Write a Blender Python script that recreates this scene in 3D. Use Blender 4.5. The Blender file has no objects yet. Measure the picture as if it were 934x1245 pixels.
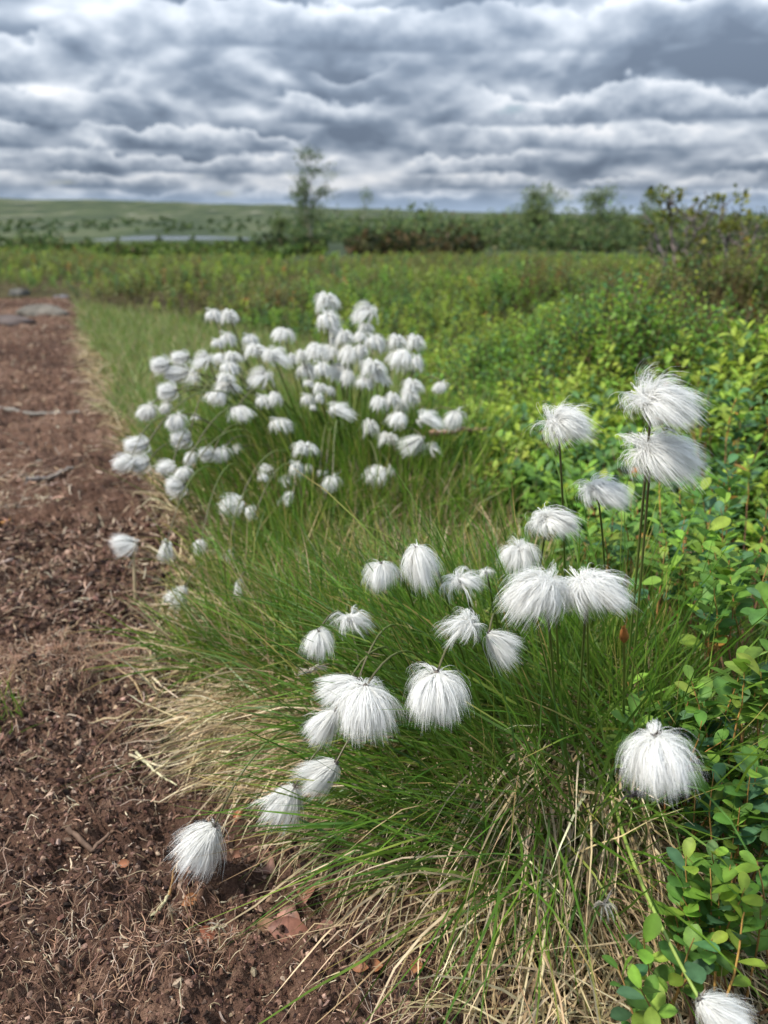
import bpy, math, random
import numpy as np
from mathutils import Vector, Matrix

random.seed(7)
RNG = np.random.default_rng(11)
PI = math.pi
scene = bpy.context.scene
COL = scene.collection

# ------------------------------------------------------------------ camera
CAM_H = 0.50
PITCH = math.radians(20.4)
FPX = 977.0                      # focal length in photo pixels (934 x 1245)
CP, SP = math.cos(PITCH), math.sin(PITCH)

def at(px, py, zc):
    """Point at photo pixel (px, py) and depth zc along the viewing axis."""
    a = (px - 467.0) / FPX
    b = (py - 622.5) / FPX
    return np.array([a * zc, zc * (CP - b * SP), CAM_H + zc * (-SP - b * CP)])

def ground_depth(py, z=0.0):
    b = (py - 622.5) / FPX
    return (CAM_H - z) / (SP + b * CP)

def on_plane(px, py, z=0.0):
    return at(px, py, ground_depth(py, z))

# ------------------------------------------------------------------ noise
def _hash(ix, iy, seed):
    h = (ix.astype(np.int64) * 374761393 + iy.astype(np.int64) * 668265263 + seed * 974634777) & 0x7fffffff
    h = ((h ^ (h >> 13)) * 1274126177) & 0x7fffffff
    h = h ^ (h >> 16)
    return (h & 0xffff) / 65535.0

def vnoise(x, y, seed=0):
    ix, iy = np.floor(x), np.floor(y)
    fx, fy = x - ix, y - iy
    ux, uy = fx * fx * (3 - 2 * fx), fy * fy * (3 - 2 * fy)
    a, b = _hash(ix, iy, seed), _hash(ix + 1, iy, seed)
    c, d = _hash(ix, iy + 1, seed), _hash(ix + 1, iy + 1, seed)
    return (a * (1 - ux) + b * ux) * (1 - uy) + (c * (1 - ux) + d * ux) * uy

def fbm(x, y, octv=4, seed=0):
    s, amp, tot = 0.0, 1.0, 0.0
    for o in range(octv):
        s = s + amp * vnoise(x * 2 ** o + 17.3 * o, y * 2 ** o - 9.1 * o, seed + o)
        tot += amp
        amp *= 0.5
    return s / tot

def sstep(a, b, x):
    t = np.clip((x - a) / (b - a), 0, 1)
    return t * t * (3 - 2 * t)

# ------------------------------------------------------------------ terrain
_edge_px = [(85, 362), (104, 420), (125, 470), (140, 520), (175, 560), (262, 615), (300, 662), (238, 716), (195, 765),
            (185, 830), (195, 880), (245, 950), (320, 1010), (430, 1070), (575, 1180), (640, 1245), (700, 1400)]
_e = np.array([on_plane(*p)[:2] for p in _edge_px])
_e = _e[np.argsort(_e[:, 1])]
EDGE_Y = np.concatenate([[-3.0], _e[:, 1], [7.0, 9.0]])
EDGE_X = np.concatenate([[0.25], _e[:, 0], [-3.4, -6.5]])
PATH_END = on_plane(40, 362)[1]

def edge_x(y):
    return np.interp(y, EDGE_Y, EDGE_X)

def path_sd(x, y):
    """Distance inside the bare peat path (positive on the path)."""
    w = 0.10 * (fbm(x * 7, y * 7, 3, 5) - 0.5) * np.clip(y, 0.4, 2.0)
    r = edge_x(y) + w - x
    l = x - (edge_x(y) - 1.25 - 0.1 * y)
    e = (PATH_END + 0.15 - y)
    return np.minimum(np.minimum(r, l), e)

TUSS = [(on_plane(655, 1000), 0.17, 0.065), (on_plane(450, 875), 0.16, 0.035), (on_plane(600, 800), 0.2, 0.03),
        (on_plane(425, 610), 0.34, 0.05), (on_plane(860, 930), 0.2, 0.03)]

LAKE_AZ, LAKE_R = -0.243, 300.0
LAKE_C = (LAKE_R * math.sin(LAKE_AZ), LAKE_R * math.cos(LAKE_AZ))

def gz(x, y, path=True):
    x = np.asarray(x, float); y = np.asarray(y, float)
    r = np.hypot(x, y)
    z = 0.035 * (fbm(x * 1.3, y * 1.3, 3, 21) - 0.5) * sstep(0.5, 2.5, r)
    z = z + 0.012 * (fbm(x * 6, y * 6, 2, 31) - 0.5)
    for c, rad, h in TUSS:
        z = z + h * np.exp(-((x - c[0]) ** 2 + (y - c[1]) ** 2) / (rad * rad))
    z = z * (1 - sstep(200, 400, r))
    far = -0.0276 * np.clip(r - 9.0, 0, 1e9)
    far = np.maximum(far, -8.0 + 0 * r)
    far = np.where(r > 9, far + 0.5 * (fbm(x * 0.05, y * 0.05, 3, 41) - 0.5) * sstep(15, 80, r), far)
    az = np.arctan2(x, np.maximum(y, 1e-3))
    el = np.interp(np.degrees(az), [-60, -25.5, -17, -8, 2, 9, 14, 26, 60], [0.75, 0.86, 0.72, 0.52, 0.16, 0.0, -0.06, -0.12, -0.1])
    hill_h = 3600 * np.tan(np.radians(el)) + 8.0 + 10 * (fbm(az * 24, az * 0 + 3, 4, 51) - 0.5)
    far = far + hill_h * sstep(900, 3600, r) * (1 - 0.5 * sstep(3600, 6500, r)) + 5 * (fbm(x * 0.004, y * 0.004, 4, 61) - 0.5) * sstep(500, 1500, r)
    # lake basin
    ca, sa = math.cos(LAKE_AZ), math.sin(LAKE_AZ)
    lx = (x - LAKE_C[0]) * ca - (y - LAKE_C[1]) * sa
    ly = (x - LAKE_C[0]) * sa + (y - LAKE_C[1]) * ca
    q = np.hypot(lx / 27.0, ly / 60.0)
    far = far - 1.2 * (1 - sstep(0.85, 1.2, q))
    z = z + far
    if path:
        z = z - 0.028 * sstep(-0.02, 0.06, path_sd(x, y)) * (y < 9)
    return z

def peat_z(x, y):
    sd = path_sd(x, y)
    z = gz(x, y, False)
    l = 0.040 * (fbm(x * 13, y * 13, 3, 71) - 0.5)
    l = l + 0.030 * (fbm(x * 42, y * 42, 3, 81) - 0.5) + 0.017 * (fbm(x * 130, y * 130, 2, 91) - 0.5)
    p = on_plane(125, 850)
    l = l - 0.030 * np.exp(-((x - p[0]) ** 2 + (y - p[1]) ** 2) / 0.03 ** 2)
    p = on_plane(70, 820)
    l = l + 0.022 * np.exp(-((x - p[0]) ** 2 / 0.08 ** 2 + (y - p[1]) ** 2 / 0.06 ** 2))
    return z - 0.004 + l * sstep(-0.02, 0.08, sd) - 0.05 * (1 - sstep(-0.10, 0.01, sd))

def surf(x, y):
    return np.maximum(gz(x, y), np.where(path_sd(x, y) > -0.1, peat_z(x, y), -99))

# ------------------------------------------------------------------ mesh accumulation
class Acc:
    def __init__(self):
        self.v, self.c, self.q, self.t, self.n = [], [], [], [], 0
    def add(self, v, q=None, t=None, c=(1, 1, 1)):
        v = np.asarray(v, np.float32).reshape(-1, 3)
        c = np.broadcast_to(np.asarray(c, np.float32), v.shape)
        self.v.append(v); self.c.append(c)
        if q is not None and len(q): self.q.append(np.asarray(q, np.int64).reshape(-1, 4) + self.n)
        if t is not None and len(t): self.t.append(np.asarray(t, np.int64).reshape(-1, 3) + self.n)
        self.n += len(v)
    def mesh(self, name, mat, smooth=True, off=None):
        v = np.concatenate(self.v).astype(np.float32)
        c = np.concatenate(self.c).astype(np.float32)
        if off is not None: v = v - np.asarray(off, np.float32)
        q = np.concatenate(self.q) if self.q else np.zeros((0, 4), np.int64)
        t = np.concatenate(self.t) if self.t else np.zeros((0, 3), np.int64)
        me = bpy.data.meshes.new(name)
        me.vertices.add(len(v)); me.vertices.foreach_set('co', v.ravel())
        loops = np.concatenate([q.ravel(), t.ravel()]).astype(np.int32)
        me.loops.add(len(loops)); me.loops.foreach_set('vertex_index', loops)
        starts = np.concatenate([np.arange(len(q)) * 4, len(q) * 4 + np.arange(len(t)) * 3]).astype(np.int32)
        me.polygons.add(len(starts)); me.polygons.foreach_set('loop_start', starts)
        me.polygons.foreach_set('use_smooth', np.full(len(starts), smooth))
        me.update(calc_edges=True)
        at_ = me.attributes.new('col', 'FLOAT_COLOR', 'POINT')
        at_.data.foreach_set('color', np.concatenate([c, np.ones((len(c), 1), np.float32)], 1).ravel())
        me.materials.append(mat)
        return me
    def build(self, name, mat, parent=None, off=None, smooth=True):
        o = bpy.data.objects.new(name, self.mesh(name, mat, smooth, off))
        COL.objects.link(o)
        if parent is not None: o.parent = parent
        return o

def tag(o, label=None, cat=None, group=None, kind=None):
    for k, v in (('label', label), ('category', cat), ('group', group), ('kind', kind)):
        if v: o[k] = v
    return o

def empty(name, loc, label, cat, group=None, kind='thing'):
    o = bpy.data.objects.new(name, None); COL.objects.link(o)
    o.location = [float(q) for q in loc]; o.empty_display_size = 0.02
    return tag(o, label, cat, group, kind)

def unit(v):
    return v / np.maximum(np.linalg.norm(v, axis=-1, keepdims=True), 1e-9)

def rdir(n):
    return unit(RNG.normal(size=(n, 3)))

def simulate(base, d0, L, S, pull, wob=0.0, ramp=False):
    """Paths of N strands: start, direction, length; pull (N,3) bends them along the way."""
    n = len(base)
    P = np.zeros((n, S + 1, 3)); P[:, 0] = base
    d = unit(np.array(d0, float))
    st = (L / S)[:, None]
    for s in range(S):
        d = unit(d + pull * ((2 * s + 1) / S if ramp else 1.0) / S + (wob * RNG.normal(size=(n, 3)) if wob else 0))
        P[:, s + 1] = P[:, s] + d * st
    return P

def clamp_ground(P, lift=0.002, rnd=0.012):
    n = P.shape[0]
    z = surf(P[..., 0], P[..., 1]) + lift + (RNG.random(n) * rnd)[:, None]
    P[..., 2] = np.where(np.arange(P.shape[1])[None, :] > 0, np.maximum(P[..., 2], z), P[..., 2])
    return P

def ribbons(acc, P, w, prof, col, face=None):
    """w (N,), prof (S+1,), col (N,S+1,3) or (N,3)."""
    n, S1 = P.shape[:2]
    tan = np.gradient(P, axis=1)
    side = unit(np.cross(tan, rdir(n)[:, None, :] if face is None else face))
    hw = (w[:, None] * np.asarray(prof)[None, :] * 0.5)[..., None]
    V = np.stack([P - side * hw, P + side * hw], 2)
    i = np.arange(n)[:, None] * (S1 * 2) + np.arange(S1 - 1)[None, :] * 2
    q = np.stack([i, i + 1, i + 3, i + 2], -1)
    if col.ndim == 2: col = np.repeat(col[:, None], S1, 1)
    acc.add(V, q=q, c=np.repeat(col[:, :, None], 2, 2).reshape(-1, 3))

def tubes(acc, P, w, prof, col, k=5):
    n, S1 = P.shape[:2]
    tan = unit(np.gradient(P, axis=1))
    ref = np.broadcast_to(rdir(n)[:, None, :], tan.shape)
    a = unit(np.cross(tan, ref)); b = np.cross(tan, a)
    hw = (w[:, None] * np.asarray(prof)[None, :] * 0.5)[..., None, None]
    th = np.arange(k) * 2 * PI / k
    V = P[:, :, None] + hw * (np.cos(th)[None, None, :, None] * a[:, :, None] + np.sin(th)[None, None, :, None] * b[:, :, None])
    i = np.arange(n)[:, None, None] * (S1 * k) + np.arange(S1 - 1)[None, :, None] * k
    j = np.arange(k)[None, None, :]; j2 = (j + 1) % k
    q = np.stack([i + j, i + j2, i + k + j2, i + k + j], -1)
    if col.ndim == 2: col = np.repeat(col[:, None], S1, 1)
    acc.add(V, q=q, c=np.repeat(col[:, :, None], k, 2).reshape(-1, 3))

_LEAF = {
    0: ([0, .14, .34, .56, .76, .91, 1.0], [.03, .17, .36, .48, .46, .30, .05]),
    1: ([0, .3, .7, 1.0], [.04, .34, .48, .10]),
    2: None,
}
def leaves(acc, base, d, nrm, L, wr, col, lod=0, curl=0.18, fold=0.25):
    n = len(base)
    d = unit(d); s = unit(np.cross(d, nrm)); u = np.cross(s, d)
    if lod == 2:
        W = (L * wr * .5)[:, None]
        V = np.stack([base, base + d * (L * .6)[:, None] + s * W + u * W * fold, base + d * L[:, None] - u * (L * curl)[:, None],
                      base + d * (L * .6)[:, None] - s * W + u * W * fold], 1)
        q = np.arange(n)[:, None] * 4 + np.arange(4)[None]
        acc.add(V, q=q, c=np.repeat(col, 4, 0)); return
    t, hw = (np.array(a) for a in _LEAF[lod])
    K = len(t)
    mid = base[:, None] + d[:, None] * (L[:, None] * t)[..., None] - u[:, None] * (L[:, None] * curl * t ** 2 * (0.4 + 1.2 * RNG.random((n, 1))))[..., None]
    W = (L * wr)[:, None] * hw
    V = np.stack([mid - s[:, None] * W[..., None] + u[:, None] * (W * fold)[..., None], mid,
                  mid + s[:, None] * W[..., None] + u[:, None] * (W * fold)[..., None]], 2)
    i = np.arange(n)[:, None] * (K * 3) + np.arange(K - 1)[None] * 3
    q = np.concatenate([np.stack([i, i + 1, i + 4, i + 3], -1), np.stack([i + 1, i + 2, i + 5, i + 4], -1)], 1)
    c = np.repeat(col[:, None, None, :], K, 1).repeat(3, 2).copy()
    c[:, :, 1] = c[:, :, 1] * 1.18 + 0.006      # paler midrib
    acc.add(V, q=q, c=c.reshape(-1, 3))

# ------------------------------------------------------------------ materials
def mat_new(name):
    m = bpy.data.materials.new(name); m.use_nodes = True
    nt = m.node_tree; nt.nodes.clear()
    return m, nt, nt.nodes.new('ShaderNodeOutputMaterial')

def N(nt, kind, **kw):
    n = nt.nodes.new(kind)
    for k, v in kw.items():
        if k in n.inputs: n.inputs[k].default_value = v
        else: setattr(n, k, v)
    return n

def veg(name, rough=0.5, trans=0.35, spec=0.35, tint=(1, 1, 1), nscale=60, namp=0.25, bump=0, blotch=False):
    m, nt, out = mat_new(name)
    L = nt.links.new
    a = N(nt, 'ShaderNodeAttribute', attribute_name='col')
    tc = N(nt, 'ShaderNodeTexCoord')
    no = N(nt, 'ShaderNodeTexNoise'); no.inputs['Scale'].default_value = nscale; no.inputs['Detail'].default_value = 3
    L(tc.outputs['Object'], no.inputs['Vector'])
    mr = N(nt, 'ShaderNodeMapRange'); mr.inputs['From Min'].default_value = .3; mr.inputs['From Max'].default_value = .7
    mr.inputs['To Min'].default_value = 1 - namp; mr.inputs['To Max'].default_value = 1 + namp
    L(no.outputs['Fac'], mr.inputs['Value'])
    mx = N(nt, 'ShaderNodeVectorMath', operation='MULTIPLY')
    L(a.outputs['Color'], mx.inputs[0]); L(mr.outputs['Result'], mx.inputs[1])
    mt = N(nt, 'ShaderNodeVectorMath', operation='MULTIPLY'); mt.inputs[1].default_value = tint
    L(mx.outputs[0], mt.inputs[0])
    if blotch:      # brown-yellow age spots and tips on some leaves
        n2 = N(nt, 'ShaderNodeTexNoise'); n2.inputs['Scale'].default_value = 38; n2.inputs['Detail'].default_value = 5; n2.inputs['Roughness'].default_value = .7
        L(tc.outputs['Object'], n2.inputs['Vector'])
        m2 = N(nt, 'ShaderNodeMapRange'); m2.inputs['From Min'].default_value = .63; m2.inputs['From Max'].default_value = .72; m2.inputs['To Max'].default_value = .6
        L(n2.outputs['Fac'], m2.inputs['Value'])
        bm = N(nt, 'ShaderNodeMix', data_type='RGBA'); L(m2.outputs[0], bm.inputs[0]); L(mt.outputs[0], bm.inputs[6]); bm.inputs[7].default_value = (.20, .13, .035, 1)
        mt = N(nt, 'ShaderNodeVectorMath', operation='ADD'); L(bm.outputs[2], mt.inputs[0])
    p = N(nt, 'ShaderNodeBsdfPrincipled'); p.inputs['Roughness'].default_value = rough
    p.inputs['Specular IOR Level'].default_value = spec
    L(mt.outputs[0], p.inputs['Base Color'])
    if bump:
        b = N(nt, 'ShaderNodeBump'); b.inputs['Strength'].default_value = bump; b.inputs['Distance'].default_value = 0.002
        L(no.outputs['Fac'], b.inputs['Height']); L(b.outputs[0], p.inputs['Normal'])
    if trans > 0:
        tr = N(nt, 'ShaderNodeBsdfTranslucent'); L(mt.outputs[0], tr.inputs['Color'])
        ms = N(nt, 'ShaderNodeMixShader'); ms.inputs[0].default_value = trans
        L(p.outputs[0], ms.inputs[1]); L(tr.outputs[0], ms.inputs[2]); L(ms.outputs[0], out.inputs['Surface'])
    else:
        L(p.outputs[0], out.inputs['Surface'])
    return m

M_GRASS = veg('grass_blades', .42, .35, .35, nscale=25)
M_DRY = veg('dry_straw', .6, .15, .25, nscale=40)
M_LEAF = veg('bilberry_leaf', .52, .42, .28, nscale=110, namp=.26, blotch=True)
M_FAR = veg('scrub_leaf', .6, .45, .2, nscale=2)
M_WOOD = veg('woody_stem', .75, 0, .2, nscale=120, namp=.4, bump=.5)
M_STEM = veg('sedge_stem', .4, .15, .4, nscale=70, namp=.2)
M_PEATBIT = veg('peat_bits', .85, 0, .15, nscale=300, namp=.4, bump=.6)
M_DEAD = veg('dead_leaf', .55, .15, .3, nscale=110, namp=.45, bump=.5)
M_WOOL = veg('cotton_wool', .7, .5, .10, nscale=50, namp=.04)
M_BRACT = veg('bract_scale', .6, .1, .3, nscale=200, namp=.3)
M_ROCK = veg('lichen_rock', .85, 0, .2, nscale=14, namp=.5, bump=.8)

def mat_peat():
    m, nt, out = mat_new('peat'); L = nt.links.new
    g = N(nt, 'ShaderNodeNewGeometry')
    def noise(sc, det=5, ro=.6):
        n = N(nt, 'ShaderNodeTexNoise'); n.inputs['Scale'].default_value = sc; n.inputs['Detail'].default_value = det
        n.inputs['Roughness'].default_value = ro; L(g.outputs['Position'], n.inputs['Vector']); return n
    n1, n2, n3 = noise(3.2, 4), noise(55, 6, .7), noise(330, 3, .7)
    r = N(nt, 'ShaderNodeValToRGB')
    e = r.color_ramp.elements
    e[0].position = .30; e[0].color = (.020, .0110, .0080, 1)
    e[1].position = .72; e[1].color = (.270, .170, .115, 1)
    k = r.color_ramp.elements.new(.5); k.color = (.102, .055, .036, 1)
    ad = N(nt, 'ShaderNodeMath', operation='MULTIPLY_ADD'); L(n1.outputs[0], ad.inputs[0]); ad.inputs[1].default_value = .75
    m2 = N(nt, 'ShaderNodeMath', operation='MULTIPLY_ADD'); L(n2.outputs[0], m2.inputs[0]); m2.inputs[1].default_value = .35
    m3 = N(nt, 'ShaderNodeMath', operation='MULTIPLY_ADD'); L(n3.outputs[0], m3.inputs[0]); m3.inputs[1].default_value = .3; m3.inputs[2].default_value = -.2
    L(m3.outputs[0], m2.inputs[2]); L(m2.outputs[0], ad.inputs[2]); L(ad.outputs[0], r.inputs[0])
    p = N(nt, 'ShaderNodeBsdfPrincipled'); p.inputs['Roughness'].default_value = .9; p.inputs['Specular IOR Level'].default_value = .15
    L(r.outputs[0], p.inputs['Base Color'])
    b = N(nt, 'ShaderNodeBump'); b.inputs['Strength'].default_value = .9; b.inputs['Distance'].default_value = .004
    L(n3.outputs[0], b.inputs['Height'])
    b2 = N(nt, 'ShaderNodeBump'); b2.inputs['Strength'].default_value = .8; b2.inputs['Distance'].default_value = .010
    L(n2.outputs[0], b2.inputs['Height']); L(b.outputs[0], b2.inputs['Normal'])
    L(b2.outputs[0], p.inputs['Normal']); L(p.outputs[0], out.inputs['Surface'])
    return m

def mat_ground():
    m, nt, out = mat_new('heath_ground'); L = nt.links.new
    g = N(nt, 'ShaderNodeNewGeometry')
    def noise(sc, det=5, ro=.6, sy=1.0):
        mp = N(nt, 'ShaderNodeMapping'); mp.inputs['Scale'].default_value = (1, sy, 1); L(g.outputs['Position'], mp.inputs[0])
        n = N(nt, 'ShaderNodeTexNoise'); n.inputs['Scale'].default_value = sc; n.inputs['Detail'].default_value = det
        n.inputs['Roughness'].default_value = ro; L(mp.outputs[0], n.inputs['Vector']); return n
    def ramp(n, stops):
        r = N(nt, 'ShaderNodeValToRGB'); e = r.color_ramp.elements
        e[0].position, e[0].color = stops[0][0], (*stops[0][1], 1); e[1].position, e[1].color = stops[-1][0], (*stops[-1][1], 1)
        for p_, c_ in stops[1:-1]:
            k = e.new(p_); k.color = (*c_, 1)
        L(n.outputs[0], r.inputs[0]); return r
    near = ramp(noise(9, 7, .7), [(.3, (.028, .022, .012)), (.5, (.055, .048, .02)), (.7, (.12, .095, .045))])
    far = ramp(noise(.016, 9, .72, .30), [(.36, (.020, .028, .018)), (.48, (.040, .056, .026)), (.55, (.068, .082, .038)), (.60, (.10, .10, .064)), (.67, (.27, .255, .20))])
    sep = N(nt, 'ShaderNodeSeparateXYZ'); L(g.outputs['Position'], sep.inputs[0])
    mr = N(nt, 'ShaderNodeMapRange'); mr.inputs['From Min'].default_value = 7; mr.inputs['From Max'].default_value = 12
    L(sep.outputs['Y'], mr.inputs['Value'])
    mx = N(nt, 'ShaderNodeMix', data_type='RGBA'); L(mr.outputs[0], mx.inputs[0]); L(near.outputs[0], mx.inputs[6]); L(far.outputs[0], mx.inputs[7])
    p = N(nt, 'ShaderNodeBsdfPrincipled'); p.inputs['Roughness'].default_value = .95; p.inputs['Specular IOR Level'].default_value = .1
    L(mx.outputs[2], p.inputs['Base Color'])
    nb = noise(60, 5, .7)
    b = N(nt, 'ShaderNodeBump'); b.inputs['Strength'].default_value = .6; b.inputs['Distance'].default_value = .01
    L(nb.outputs[0], b.inputs['Height']); L(b.outputs[0], p.inputs['Normal']); L(p.outputs[0], out.inputs['Surface'])
    return m

def mat_water():
    m, nt, out = mat_new('lake_water'); L = nt.links.new
    p = N(nt, 'ShaderNodeBsdfPrincipled'); p.inputs['Base Color'].default_value = (.03, .04, .045, 1)
    p.inputs['Roughness'].default_value = .2
    g = N(nt, 'ShaderNodeNewGeometry')
    n = N(nt, 'ShaderNodeTexNoise'); n.inputs['Scale'].default_value = .9; n.inputs['Detail'].default_value = 4
    L(g.outputs['Position'], n.inputs['Vector'])
    b = N(nt, 'ShaderNodeBump'); b.inputs['Strength'].default_value = .12; b.inputs['Distance'].default_value = .1
    L(n.outputs[0], b.inputs['Height']); L(b.outputs[0], p.inputs['Normal']); L(p.outputs[0], out.inputs['Surface'])
    return m

# ------------------------------------------------------------------ ground, path, lake
def grid_obj(name, X, Y, Z, mat, wrap=False):
    h, w = X.shape
    V = np.stack([X, Y, Z], -1).reshape(-1, 3)
    i = np.arange(h - 1)[:, None] * w; j = np.arange(w if wrap else w - 1)[None]
    j2 = (j + 1) % w
    q = np.stack([i + j, i + j2, i + w + j2, i + w + j], -1)
    a = Acc(); a.add(V, q=q); return a

def build_ground():
    a1 = np.radians(np.arange(-42, 42, .22)); a2 = np.radians(np.arange(42, 318, 3.0))
    ang = np.concatenate([a1, a2])
    rr = np.concatenate([[0.0], np.geomspace(.16, 6500, 420)])
    R, A = np.meshgrid(rr, ang, indexing='ij')
    X, Y = R * np.sin(A), R * np.cos(A)
    o = grid_obj('ground', X, Y, gz(X, Y), None, True).build('ground', mat_ground())
    tag(o, kind='structure')
    v = np.concatenate([np.linspace(-.4, .25, 30)[:-1], np.geomspace(.25, PATH_END + .5, 520)])
    u = np.concatenate([np.linspace(-1.0, -.35, 110)[:-1], np.linspace(-.35, .06, 330)])
    U, Vv = np.meshgrid(u, v)
    span = 1.0 + 0.25 * np.clip(Vv, 0, 6)
    X = edge_x(Vv) + U * span
    o = grid_obj('path', X, Vv, peat_z(X, Vv), None).build('path', mat_peat())
    tag(o, kind='structure')
    n = 48; th = np.arange(n) * 2 * PI / n
    w = 1 + .12 * np.sin(3 * th + 1) + .08 * np.sin(7 * th)
    lx, ly = 29 * w * np.cos(th), 64 * w * np.sin(th)
    ca, sa = math.cos(LAKE_AZ), math.sin(LAKE_AZ)
    V = np.stack([LAKE_C[0] + lx * ca + ly * sa, LAKE_C[1] - lx * sa + ly * ca, np.full(n, -8.35)], -1)
    V = np.concatenate([V, [[LAKE_C[0], LAKE_C[1], -8.35]]])
    a = Acc(); a.add(V, t=np.stack([np.full(n, n), (np.arange(n) + 1) % n, np.arange(n)], -1)[:, [0, 2, 1]])
    tag(a.build('lake', mat_water()), kind='structure')
build_ground()
# ------------------------------------------------------------------ colour helpers
def jit(base, n, amp=.25, hue=.1):
    c = np.broadcast_to(np.asarray(base, float), (n, 3)).copy()
    c *= (1 + amp * (2 * RNG.random((n, 1)) - 1))
    c *= (1 + hue * (2 * RNG.random((n, 3)) - 1))
    return np.clip(c, .002, 1)

def pick(cols, wts, n, amp=.25, hue=.08):
    k = RNG.choice(len(cols), n, p=np.array(wts) / np.sum(wts))
    return jit(np.array(cols)[k], n, amp, hue)

def poly_scatter(poly_px, n, keep=None):
    """Random ground points inside a polygon given by photo-pixel ground corners; roughly even on the ground."""
    pg = np.array([on_plane(*p)[:2] for p in poly_px])
    lo, hi = pg.min(0), pg.max(0)
    out = np.zeros((0, 2)); tries = 0
    while len(out) < n and tries < 400:
        q = lo + RNG.random((n * 3, 2)) * (hi - lo)
        ins = inside(q, pg)
        if keep is not None: ins &= keep(q)
        out = np.concatenate([out, q[ins]]); tries += 1
    return out[:n]

def inside(q, pg):
    ins = np.zeros(len(q), bool); j = len(pg) - 1
    for i in range(len(pg)):
        a, b = pg[i], pg[j]
        if abs(b[1] - a[1]) > 1e-12:
            c = ((a[1] > q[:, 1]) != (b[1] > q[:, 1])) & (q[:, 0] < (b[0] - a[0]) * (q[:, 1] - a[1]) / (b[1] - a[1]) + a[0])
            ins ^= c
        j = i
    return ins

def on_ground(xy, dz=0.0):
    return np.column_stack([xy, surf(xy[:, 0], xy[:, 1]) + dz])

G_GREENS = [(.064, .145, .013), (.115, .215, .021), (.205, .265, .040), (.080, .165, .034)]
DRYS = [(.47, .37, .215), (.36, .265, .14), (.55, .46, .30), (.25, .17, .09)]
BLADE = [1, 1, .95, .85, .68, .42, .06]
BL_S = 6

def blades(acc, xy, L, W, elev, lean_az, lean_amt, pull, cols, wob=.05, tipdry=.2, lift=.0):
    n = len(xy)
    az = RNG.random(n) * 2 * PI if lean_az is None else lean_az
    ce, se = np.cos(elev), np.sin(elev)
    d = np.column_stack([ce * np.cos(az), ce * np.sin(az), se])
    g = np.column_stack([np.zeros(n), np.zeros(n), -pull]) + lean_amt
    P = clamp_ground(simulate(on_ground(xy, lift - .004), d, L, BL_S, g, wob))
    c = np.repeat(cols[:, None], BL_S + 1, 1).copy()
    k = np.linspace(0, 1, BL_S + 1)[None, :, None]
    base = np.array([.34, .27, .12])
    c = c * (1 - (1 - k) ** 3 * .35) + base * ((1 - k) ** 3 * .35)
    td = (RNG.random(n) < tipdry)[:, None, None] * sstep(.65, 1, k)
    c = c * (1 - td) + np.array([.45, .30, .11]) * td
    ribbons(acc, P, W, BLADE, c)

def disc(c, r, n, pw=.6):
    a = RNG.random(n) * 2 * PI; q = r * RNG.random(n) ** pw
    return np.column_stack([c[0] + q * np.cos(a), c[1] + q * np.sin(a)])

def radial_az(xy, c, spread):
    return np.arctan2(xy[:, 1] - c[1], xy[:, 0] - c[0]) + spread * RNG.normal(size=len(xy))

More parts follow.
